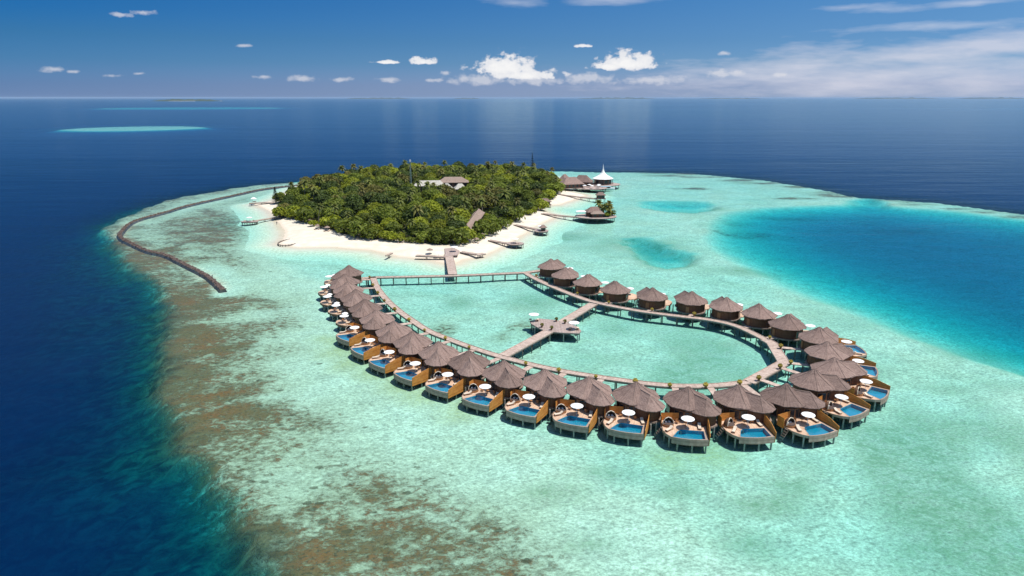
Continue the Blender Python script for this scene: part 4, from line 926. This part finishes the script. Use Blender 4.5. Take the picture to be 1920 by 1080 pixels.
c = round_platform(1015, 432, 3.6, 4.2, 1.6, 'little sun deck at the end of the second beach jetty'); parasol((c.x - 0.3, c.y + 0.8, 1.605), 'white parasol on the little deck off the beach', PARASOL_BIG, 'parasols on the jetty decks')
hut((c.x + 0.8, c.y - 1.6, 1.61), R(20), 3.4, 2.6, 1.9, 1.2, 'tiny thatched shelter on the little deck off the beach')
c = round_platform(468, 415, 4.6, 2.4, 1.0, 'oval sun deck standing off the beach corner', rz=R(5)); parasol((c.x, c.y, 1.005), 'white parasol on the oval sun deck off the beach corner', PARASOL_BIG, 'parasols on the jetty decks'); lounger((c.x - 2.2, c.y, 1.005), R(20), 'sun lounger on the oval deck off the beach corner', None); chair((c.x + 2.2, c.y, 1.005), 0, 'armchair on the oval deck off the beach corner', None)
c = survey(476, 379, 1.5); t = thing('gazebo', 'small white roofed gazebo on the jetty of the wooded point', 'gazebo', (c.x, c.y, 1.505)); ob('roof', MB().lathe([(1.9, 2.1), (1.9, 2.2), (0.9, 2.75), (0.04, 3.2)], 8).mesh('roof', 'white_fabric'), t); ob('bench', MB().box(-1.0, 1.0, 0.6, 1.0, 0, 0.45).mesh('bench', 'teak'), t)
for x, y in [(-1.2, -1.2), (1.2, -1.2), (1.2, 1.2), (-1.2, 1.2)]: ob('post', MB().lathe([(0.07, 0), (0.07, 2.15)], 6).mesh('gazebo_post', 'white_paint'), t, (x, y, 0))
c = survey(1021, 383, 1.6); hut((c.x, c.y, 1.6), R(8), 8.0, 5.0, 2.0, 1.7, 'low thatched boat shed over the water on the stubby pier', base=1.6)
# oval timber ring lying in the shallows
c = survey(542, 456); t = thing('oval_groyne', 'oval ring of timber stakes in the shallows off the sand spit', 'groyne', (c.x, c.y, 0)); n = 22
pts = [(4.6 * math.cos(a), 7.2 * math.sin(a)) for a in [2 * math.pi * i / n for i in range(n)]]
rg = MB()
for i in range(n):
    (x0, y0), (x1, y1) = pts[i], pts[(i + 1) % n]; rg.tube([(x0, y0, 0.45), (x1, y1, 0.45)], [0.22, 0.22], 6)
ob('ring_beam', rg.mesh('ring_beam', 'post_wood'), t)
for x, y in pts: ob('stake', post_mesh(0.75, 0.16, -1.2), t, (x, y, 0))
# the platform bar
c = round_platform(1117, 405, 11.6, 8.5, 1.7, 'oval timber platform carrying a thatched bar and palms', 'bar_platform', 24)
hut((c.x - 1.0, c.y + 0.6, 1.71), R(12), 9.5, 6.5, 2.6, 2.6, 'thatched bar building in the middle of the palm platform', 'thatched_bar', cat='bar'); hut((c.x + 0.4, c.y - 3.8, 1.712), R(4), 7.5, 3.6, 2.1, 1.3, 'lower thatched front of the platform bar', 'thatched_bar', 'thatch_pale', cat='bar')
t = thing('canopy_shade', 'flat white canopy on posts at the jetty end of the platform bar', 'canopy', (c.x - 8.0, c.y + 0.8, 1.705)); ob('roof', hip_roof(5.6, 4.4, 2.5, 3.1, 0.9, 0, 0.1).mesh('roof', 'white_fabric'), t)
for x in (-2.4, 2.4):
    for y in (-1.8, 1.8): ob('post', MB().lathe([(0.07, 0), (0.07, 2.42)], 6).mesh('canopy_post', 'white_paint'), t, (x, y, 0))
BARC = c.copy()
# restaurant with the white tent roof
c = round_platform(1130, 345, 13.5, 11.5, 2.0, 'broad dark timber platform under the white tent-roofed restaurant', 'restaurant_platform', 16)
t = thing('tent_roof_restaurant', 'restaurant pavilion with a tall white tent roof and spire over the reef', 'restaurant', (c.x, c.y, 2.005))
rf = ob('roof', MB().lathe([(7.8, 4.1), (8.0, 4.25), (5.4, 5.5), (3.0, 6.9), (1.5, 8.4), (0.75, 10.2), (0.6, 10.9)], 12).mesh('roof', 'white_fabric'), t); ob('spire', MB().lathe([(0.55, 10.9), (0.35, 12.2), (0.06, 15.0)], 8).mesh('spire', 'white_paint'), rf)
ob('wall', MB().lathe([(6.6, 0), (6.6, 4.15)], 12).mesh('wall', 'hut_wall'), t); ob('veranda_rail', MB().lathe([(8.6, 0.9), (8.6, 1.0), (8.5, 1.0), (8.5, 0.9)], 12, close=False).mesh('veranda_rail', 'post_wood'), t)
for i in range(12):
    a = 2 * math.pi * i / 12; ob('post', MB().lathe([(0.13, 0), (0.13, 4.25)], 6).mesh('veranda_post', 'post_wood'), t, (7.5 * math.cos(a), 7.5 * math.sin(a), 0)); ob('window', MB().box(-0.05, 0.05, -1.2, 1.2, 0.8, 3.4).mesh('window', 'window_dark'), t, (6.42 * math.cos(a + .2618), 6.42 * math.sin(a + .2618), 0), a + .2618)
c2 = round_platform(1108, 352, 12.0, 9.0, 1.8, 'timber dining deck between the thatched halls and the tent-roofed restaurant', 'dining_deck', 16)
for j, (dx, dy) in enumerate([(-5, -3), (0, -5.5), (5, -4), (-1, 1.5), (6, 2)]): parasol((c2.x + dx, c2.y + dy, 1.805), f'{ORD[j]} white parasol along the dining deck from the thatched halls', PARASOL_BIG, 'parasols on the dining deck')
for u, v, L, W, rz, l in [(1070, 351, 17, 11, 20, 'big thatched hall nearest the beach end of the restaurant jetty'), (1092, 347, 15, 10, -18, 'thatched hall behind, next to the tent-roofed restaurant'), (1058, 345, 11, 8, 60, 'small thatched hall tucked against the trees')]:
    p = survey(u, v, 2.0); hut((p.x, p.y, 2.0), R(rz), L, W, 2.8, 4.6, l, 'thatched_hall', 'thatch', cat='hall', base=2.0)
p = survey(1126, 372, 1.5); hut((p.x, p.y, 1.51), R(4), 6.5, 4.4, 2.4, 1.7, 'small roofed waiting shelter at the end of the arrival jetty', 'jetty_shelter', 'thatch', cat='shelter', base=1.4)

def boat(loc, rz, L, label, canopy='pale_blue_paint', hull='white_paint', name='boat', roof=True, group=None):
    t = thing(name, label, 'boat', loc, rz, group); W = L * 0.15; st = []; n = 11
    for i in range(n):
        s = i / (n - 1); x = (s - 0.5) * L; w = W * (1 - abs(2 * s - 0.85) ** 3 * 0.55) * (1 - max(0, (s - 0.72) / 0.28) ** 2 * 0.97); sh = 0.9 + 0.9 * max(0, s - 0.6) ** 1.5 * 2.2
        st.append([(x, -w, sh), (x, -w * 0.8, 0.1), (x, 0, -0.45), (x, w * 0.8, 0.1), (x, w, sh)])
    vs = [p for r in st for p in r]; fs = [(i * 5 + k, i * 5 + k + 1, i * 5 + 6 + k, i * 5 + 5 + k) for i in range(n - 1) for k in range(4)] + [(i * 5 + 4, i * 5, i * 5 + 5, i * 5 + 9) for i in range(n - 1)] + [(0, 4, 3, 2, 1)]
    ob('hull', MB().add(vs, fs).mesh('hull', hull), t)
    ob('cabin', MB().prism([(-L * .3, -W * .6), (L * .18, -W * .6), (L * .24, 0), (L * .18, W * .6), (-L * .3, W * .6)], 0.92, 2.0).mesh('cabin', 'window_dark'), t)
    if roof: ob('roof', MB().prism([(-L * .34, -W * .75), (L * .2, -W * .75), (L * .28, 0), (L * .2, W * .75), (-L * .34, W * .75)], 2.003, 2.22).mesh('boat_roof', canopy), t)
    return t
p = survey(1137, 355); boat((p.x, p.y, 0.05), R(8), 13, 'moored boat with a pale blue roof beside the dining deck')
for u, v, l, L in [(203, 188, 'tiny white boat on the horizon by the far island, farthest from it', 26), (280, 188, 'tiny white boat on the horizon close against the far island', 26), (478, 188, 'tiny white speedboat on the horizon trailing towards open sea', 30)]:
    p = survey(u, v); boat((p.x, p.y, 0.3), R(10), L * 1.6, l, 'white_paint', group='boats near the horizon')

# resort buildings and the radio mast among the trees
CLEAR = []
for u, v, L, W, rz, z, mat, l, nm in [(805, 352, 22, 7, 8, 4.2, 'metal_roof', 'long pale metal-roofed building in a clearing among the trees', 'resort_building'), (850, 345, 22, 11, 4, 5.5, 'thatch_pale', 'large pinkish thatched building in the forest clearing', 'resort_building'),
                                      (863, 358, 9, 7, 15, 3.6, 'metal_roof', 'small pale roofed store below the large thatched building', 'store_building'), (838, 357, 7, 6, -10, 3.6, 'metal_roof', 'tiny pale roofed kiosk beside the small store', 'kiosk')]:
    p = survey(u, v, z); g = ground_z(p.x, p.y); hut((p.x, p.y, g), R(rz), L, W, z, 3.4, l, nm, mat, 'hut_wall', 'building', deck=False); CLEAR.append((p.x, p.y, L * 0.62, W * 0.75, 26))
a = survey(874, 430, 5.5); b = survey(899, 396, 5.5); m_ = (a + b) / 2; d_ = b - a
hut((m_.x, m_.y, ground_z(m_.x, m_.y)), math.atan2(d_.y, d_.x), d_.length, 6.0, 3.2, 2.6, 'long thatched roof running inland behind the beach landing', 'long_thatched_building', 'thatch_pale', cat='building', deck=False)
LONG = (a, b)
p = survey(771, 353, 2); g = ground_z(p.x, p.y); CLEAR.append((p.x, p.y, 3, 3, 14))
t = thing('radio_mast', 'slim grey-green lattice radio mast rising above the trees', 'mast', (p.x, p.y, g)); H = 19
for x, y in [(-.7, -.5), (.7, -.5), (0, .7)]: ob('leg', MB().tube([(x, y, 0), (x * 0.35, y * 0.35, H)], [0.14, 0.10], 5).mesh('mast_leg', 'mast_paint'), t)
br = MB(); cs = [(-.7, -.5), (.7, -.5), (0, .7)]
for k in range(11):
    z0, z1 = H * k / 11, H * (k + 1) / 11; f0, f1 = 1 - 0.65 * k / 11, 1 - 0.65 * (k + 1) / 11
    for i in range(3):
        q, r_ = cs[i], cs[(i + 1) % 3]; br.tube([(q[0] * f0, q[1] * f0, z0), (r_[0] * f1, r_[1] * f1, z1)], [0.06, 0.06], 4)
ob('bracing', br.mesh('bracing', 'mast_paint'), t); ob('antenna', MB().box(-0.5, 0.5, -0.5, 0.5, H, H + 1.6).mesh('antenna', 'white_paint'), t)

# ------------------------------------------------------------------ the island's trees
PROTO = {'dark': [broadleaf(s, 'leaf_dark', 9.8, 5.6) for s in (1, 2, 3)], 'mid': [broadleaf(s, 'leaf_mid', 9.4, 5.6) for s in (4, 5, 6)], 'lime': [broadleaf(s, 'leaf_lime', 9.6, 6.4) for s in (7, 8)], 'olive': [broadleaf(s, 'leaf_olive', 9.6, 5.0) for s in (9, 10)]}
PALMS = [palm(21, 10), palm(22, 11), palm(23, 9), palm(24, 10.5, 'leaf_olive')]
SHRUBS = [shrub(31, 'leaf_lime', 2.2), shrub(32, 'leaf_mid', 2.4), shrub(33, 'leaf_lime', 1.8)]
WORD = {'dark': 'dark green broadleaf tree', 'mid': 'mid green broadleaf tree', 'lime': 'bright lime green spreading tree', 'olive': 'brownish olive tree'}
MARKS = [((771, 353), 'round the radio mast'), ((800, 360), 'below the pale metal-roofed building'), ((860, 372), 'below the large thatched building'), ((885, 412), 'beside the long thatched roof'), ((845, 455), 'behind the beach landing'), ((760, 450), 'behind the sand facing the villas'),
         ((670, 440), 'behind the middle of the beach'), ((590, 412), 'behind the beach parasols by the low jetty'), ((535, 385), 'on the wooded point towards the breakwater'), ((600, 370), 'inland of the wooded point'), ((700, 395), 'in the heart of the forest'), ((690, 345), 'on the far rim left of the mast'),
         ((925, 425), 'behind the round sun deck'), ((985, 395), 'by the stubby pier'), ((1030, 360), 'near the thatched halls'), ((960, 350), 'below the tall tiered conifer'), ((900, 335), 'on the far rim behind the buildings'), ((620, 420), 'inland of the lone lime bush')]
MARKS = [(survey(u, v, 4), l) for (u, v), l in MARKS]
def zone(x, y): return min(MARKS, key=lambda q: math.hypot((q[0].x - x) * 1.3, q[0].y - y))[1].replace('left of', 'beyond')
rnd = random.Random(3); pts = []; WX = [p.x for p in WOOD]; WY = [p.y for p in WOOD]
def clear_of(x, y, pad=0.0):
    for cx, cy, a, b, frontd in CLEAR:
        if abs(x - cx) < a + pad + 2 and -frontd - pad < y - cy < b + pad + 1: return False
    t = max(0, min(1, (y - LONG[0].y) / (LONG[1].y - LONG[0].y))); lx = LONG[0].x + (LONG[1].x - LONG[0].x) * t
    if LONG[0].y - 16 < y < LONG[1].y + 2 and abs(x - lx) < 4.8 + pad: return False
    return True
def scatter(n, mind, inset, tries=30000, avoid=()):
    out = []; cell = {}
    X = np.array([rnd.uniform(min(WX), max(WX)) for _ in range(tries)]); Y = np.array([rnd.uniform(min(WY), max(WY)) for _ in range(tries)]); S = sdist(WOOD, X, Y)
    for x, y, s in zip(X, Y, S):
        if s < inset or not clear_of(x, y): continue
        if any((x - a) ** 2 + (y - b) ** 2 < mind * mind for a, b, _ in out): continue
        out.append((x, y, s))
        if len(out) >= n: break
    return out
trees = scatter(300, 8.4, 1.5)
fb = [fbm(np.array([x]), np.array([y]), 38, 2)[0] for x, y, s in trees]
for (x, y, s), f in zip(trees, fb):
    r_ = rnd.random() * 0.55 + f * 0.45
    k = 'lime' if r_ > 0.68 else 'mid' if r_ > 0.47 else 'dark' if r_ > 0.30 else 'olive'
    sc_ = rnd.uniform(0.8, 1.25) * (0.62 + 0.38 * min(1, s / 16)); z = zone(x, y)
    plant_tree(rnd.choice(PROTO[k]), (x, y, ground_z(x, y)), rnd.random() * 6.28, sc_, 'broadleaf_tree', f'{"tall" if sc_ > 1.02 else "medium" if sc_ > 0.85 else "low"} {WORD[k]} {z}', 'tree', f'{k} trees {z}')
palms = scatter(120, 9.0, 2.5)
for x, y, s in palms:
    z = zone(x, y); pk = rnd.randrange(4); ps = rnd.uniform(0.8, 1.15) * (0.75 + 0.25 * min(1, s / 14)); plant_tree(PALMS[pk], (x, y, ground_z(x, y)), rnd.random() * 6.28, ps, 'coconut_palm', f'{("tall" if ps > 1.0 else "medium" if ps > 0.85 else "short")} {("yellowed" if pk == 3 else "green")} coconut palm {z}', 'palm', f'coconut palms {z}')
# bushes fringing the sand
edge = [(p.x, p.y) for p in WOOD[1:18]]; acc = 0
for (x0, y0), (x1, y1) in zip(edge, edge[1:]):
    L = math.hypot(x1 - x0, y1 - y0); nx, ny = -(y1 - y0) / L, (x1 - x0) / L
    while acc < L:
        q = acc / L; off = rnd.uniform(-2.6, 4.0); x = x0 + (x1 - x0) * q + nx * off; y = y0 + (y1 - y0) * q + ny * off
        if rnd.random() < 0.9: z = zone(x, y); sh = rnd.choice(SHRUBS); bs = rnd.choice((0.8, 1.0, 1.4, 2.0, 2.9)); plant_tree(sh, (x, y, ground_z(x, y)), rnd.random() * 6.28, bs, 'beach_shrub', f'{"very small" if bs < 0.9 else "small" if bs < 1.2 else "medium" if bs < 1.8 else "large" if bs < 2.5 else "very large"} rounded {"mid" if sh is SHRUBS[1] else "lime"} green beach bush {z}', 'shrub', f'beach bushes {z}')
        acc += rnd.uniform(2.2, 4.2)
    acc -= L
inner = scatter(170, 6.0, 2.0)
for x, y, s in inner:
    z = zone(x, y); sh = rnd.choice(SHRUBS); bs = rnd.uniform(1.1, 2.1); plant_tree(sh, (x, y, ground_z(x, y)), rnd.random() * 6.28, bs, 'forest_shrub', f'{("large" if bs > 1.75 else "medium" if bs > 1.4 else "small")} {("mid" if sh is SHRUBS[1] else "lime")} green shrub between the trunks {z}', 'shrub', f'forest shrubs {z}')
def undergrowth():
    m = MB(); n = 16000; X = np.array([rnd.uniform(min(WX), max(WX)) for _ in range(n * 2)]); Y = np.array([rnd.uniform(min(WY), max(WY)) for _ in range(n * 2)]); S = sdist(WOOD, X, Y); Zg = island_z(X, Y); H = fbm(X, Y, 9, 3)
    for x, y, sd, g, h in zip(X, Y, S, Zg, H):
        if sd < 0.3 or not clear_of(x, y, -3): continue
        p = Vector((x, y, g + max(0.2, (h - 0.25) * 5.0) * min(1, 0.3 + sd / 6) * rnd.uniform(0.5, 1.0))); nn = Vector((rnd.gauss(0, .5), rnd.gauss(0, .5), 1)).normalized(); a = Matrix.Rotation(rnd.random() * 6.28, 3, nn) @ nn.orthogonal().normalized(); b = nn.cross(a); q = rnd.uniform(0.5, 1.1)
        m.add([p - a * q, p - b * q * 0.6 + nn * 0.2, p + a * q, p + b * q * 0.6 + nn * 0.2], [(0, 1, 2), (0, 2, 3)])
    tag(ob('undergrowth', m.mesh('undergrowth', 'leaf_dark')), 'low dark green undergrowth covering the forest floor', 'undergrowth', None, 'stuff')
undergrowth()
pine = conifer(41, 21, 2.8); p = survey(998, 322, 8); plant_tree(pine, (p.x, p.y, ground_z(p.x, p.y)), 0, 1.0, 'norfolk_pine', 'tall tiered conifer standing above the far end of the forest', 'conifer')
p = survey(518, 386); plant_tree(conifer(42, 11, 3.0, 700), (p.x, p.y, ground_z(p.x, p.y)), 0, 0.95, 'casuarina_tree', 'dark conical tree alone at the tip of the wooded point', 'tree')
for j, (dx, dy, k) in enumerate([(3.5, 2.0, 0), (5.5, 0.2, 1), (7.4, 1.6, 3), (4.8, 4.2, 2), (8.4, -1.2, 3), (2.2, 5.0, 0)]):
    plant_tree(palm(50 + j, 4.6 + (j % 3) * 0.9, 'leaf_palm' if j % 2 else 'leaf_olive', 19, 3.6), (BARC.x + dx, BARC.y + dy, 1.705), j * 1.1, 1.05, 'coconut_palm', f'{ORD[j]} of the short palms clustered on the bar platform', 'palm', 'palms on the bar platform')
for j, (dx, dy) in enumerate([(6.5, -2.6), (9.0, 1.0), (3.6, 0.6)]): plant_tree(SHRUBS[j], (BARC.x + dx, BARC.y + dy, 1.705), 0, 1.15, 'beach_shrub', f'{ORD[j]} green bush at the foot of the bar platform palms', 'shrub', 'bushes on the bar platform')
# thatched parasols along the tree line
for u, v, l in [(569, 415, 'corner of the beach by the low jetty'), (582, 419, 'beach, second from the low jetty'), (596, 430, 'beach in front of a lone lime bush'), (614, 434, 'beach beyond the lone lime bush'), (663, 444, 'middle of the beach facing the breakwater'), (675, 447, 'beach end before the big bushes'), (752, 455, 'shaded sand between the big bushes'), (905, 447, 'sand near the round sun deck'), (893, 455, 'sand between the landing and the round sun deck')]:
    p = survey(u, v, 1.2); parasol((p.x, p.y, ground_z(p.x, p.y) - 0.02), f'thatched parasol on the {l}', PARASOL_THATCH, 'thatched parasols along the tree line')
    for dx, w_ in ((-0.95, 'first'), (0.95, 'second')): lounger((p.x + dx, p.y - 0.8, ground_z(p.x + dx, p.y - 0.8) + 0.01), R(-95), f'{w_} lounger under the parasol on the {l}', 'beach loungers')

# someone walking at the water's edge
def person(loc, rz):
    J = {'pel': (0, 0, .95), 'che': (0, 0, 1.3), 'neck': (0, 0, 1.5), 'head': (.02, 0, 1.6), 'top': (.02, 0, 1.74), 'hl': (0, .1, .9), 'kl': (.16, .1, .5), 'al': (.1, .1, .08), 'tl': (.26, .1, .04), 'hr': (0, -.1, .9), 'kr': (.0, -.1, .48), 'ar': (-.22, -.1, .1), 'tr': (-.08, -.1, .04),
         'sl': (0, .19, 1.42), 'el': (-.08, .25, 1.14), 'wl': (.04, .26, .9), 'fl': (.08, .26, .8), 'sr': (0, -.19, 1.42), 'er': (.04, -.25, 1.14), 'wr': (.18, -.24, .94), 'fr': (.24, -.24, .86)}
    rad = {'pel': .15, 'che': .15, 'neck': .06, 'head': .095, 'top': .07, 'hl': .09, 'kl': .06, 'al': .04, 'tl': .035, 'hr': .09, 'kr': .06, 'ar': .04, 'tr': .035, 'sl': .06, 'el': .045, 'wl': .03, 'fl': .035, 'sr': .06, 'er': .045, 'wr': .03, 'fr': .035}
    E = [('pel', 'che'), ('che', 'neck'), ('neck', 'head'), ('head', 'top'), ('pel', 'hl'), ('hl', 'kl'), ('kl', 'al'), ('al', 'tl'), ('pel', 'hr'), ('hr', 'kr'), ('kr', 'ar'), ('ar', 'tr'), ('che', 'sl'), ('sl', 'el'), ('el', 'wl'), ('wl', 'fl'), ('che', 'sr'), ('sr', 'er'), ('er', 'wr'), ('wr', 'fr')]
    ks = list(J); me = bpy.data.meshes.new('body'); me.from_pydata([J[k] for k in ks], [(ks.index(a), ks.index(b)) for a, b in E], []); me.materials.append(MAT['dark_cloth'])
    t = thing('person', 'person in dark clothes walking at the water edge of the beach corner', 'person', loc, rz); o = ob('body', me, t)
    o.modifiers.new('skin', 'SKIN'); o.modifiers.new('sub', 'SUBSURF').levels = 1
    for k, sv in zip(ks, me.skin_vertices[0].data): sv.radius = (rad[k], rad[k])
    me.skin_vertices[0].data[0].use_root = True
    ob('hair', MB().lathe([(.06, 1.60), (.115, 1.64), (.10, 1.74), (.02, 1.79)], 8).mesh('hair', 'dark_cushion'), t)
p = survey(519, 420, 0.3); person((p.x, p.y, ground_z(p.x, p.y)), R(-60))

# ------------------------------------------------------------------ land on the horizon
leaf('far_wood', (0.035, 0.055, 0.03), (0.06, 0.075, 0.04), 0.1)
def far_island(u0, u1, v, hgt, label, seed):
    a = survey(u0, v); b = survey(u1, v); c = (a + b) / 2; L = (b - a).length; W = min(L * 0.4, 900); rnd = random.Random(seed); k = c.y / 12000
    t = thing('distant_island', label, 'island', (c.x, c.y, 0), 0, 'low islands on the horizon')
    nx, ny = 60, 8
    def prof(s): return max(0.0, 1 - abs(2 * s - 1) ** 4)
    m = MB(); vs = []
    for j in range(ny + 1):
        for i in range(nx + 1):
            s = i / nx; q = j / ny; e = prof(s) * (1 - abs(2 * q - 1) ** 3); h = hgt * e * (0.55 + 0.6 * mnoise.noise(Vector((s * 14 + seed, q * 2, 0))) + 0.35 * rnd.random()) if e > 0.12 else -2
            vs.append(((s - 0.5) * L, (q - 0.5) * W, h))
    m.add(vs, [(j * (nx + 1) + i, j * (nx + 1) + i + 1, (j + 1) * (nx + 1) + i + 1, (j + 1) * (nx + 1) + i) for j in range(ny) for i in range(nx)])
    ob('woodland', m.mesh('woodland', 'far_wood'), t)
    ob('shore', MB().lathe([(0.5, -1), (0.485, 2.5), (0.1, 3)], 28, Matrix.Diagonal((L * 1.02, W * 1.08, 1, 1))).mesh('shore', 'beach'), t)
far_island(290, 415, 189.5, 40, 'nearest low wooded island below the horizon behind the ring reef', 1)
for j, (u0, u1, v, h, l) in enumerate([(650, 770, 185.3, 70, 'thin dark island on the horizon by the small clouds'), (850, 900, 185.2, 60, 'short low island on the horizon before the tallest cloud'), (1080, 1230, 185.2, 75, 'long low island on the horizon under the flat white cloud'),
                                       (1310, 1430, 185.2, 50, 'faint flat island on the horizon between cloud and veil'), (1600, 1760, 185.2, 70, 'low island on the horizon beneath the veil cloud'), (1790, 1930, 185.2, 75, 'last low island on the horizon at the open end of the view')]): far_island(u0, u1, v, h, l, 5 + j)

# ------------------------------------------------------------------ humid sea air
def haze():
    b = NB('haze_air'); v = b.n('ShaderNodeVolumePrincipled'); v.inputs['Color'].default_value = (0.55, 0.76, 1.0, 1); v.inputs['Density'].default_value = HAZE; v.inputs['Anisotropy'].default_value = 0.0
    b.L.new(v.outputs[0], b.out.inputs['Volume'])
    tag(ob('haze', MB().box(-125000, 125000, -4000, 150000, -40, 100).mesh('haze', 'haze_air')), 'thin humid sea air', None, None, 'stuff')
HAZE = 1.4e-5
haze()
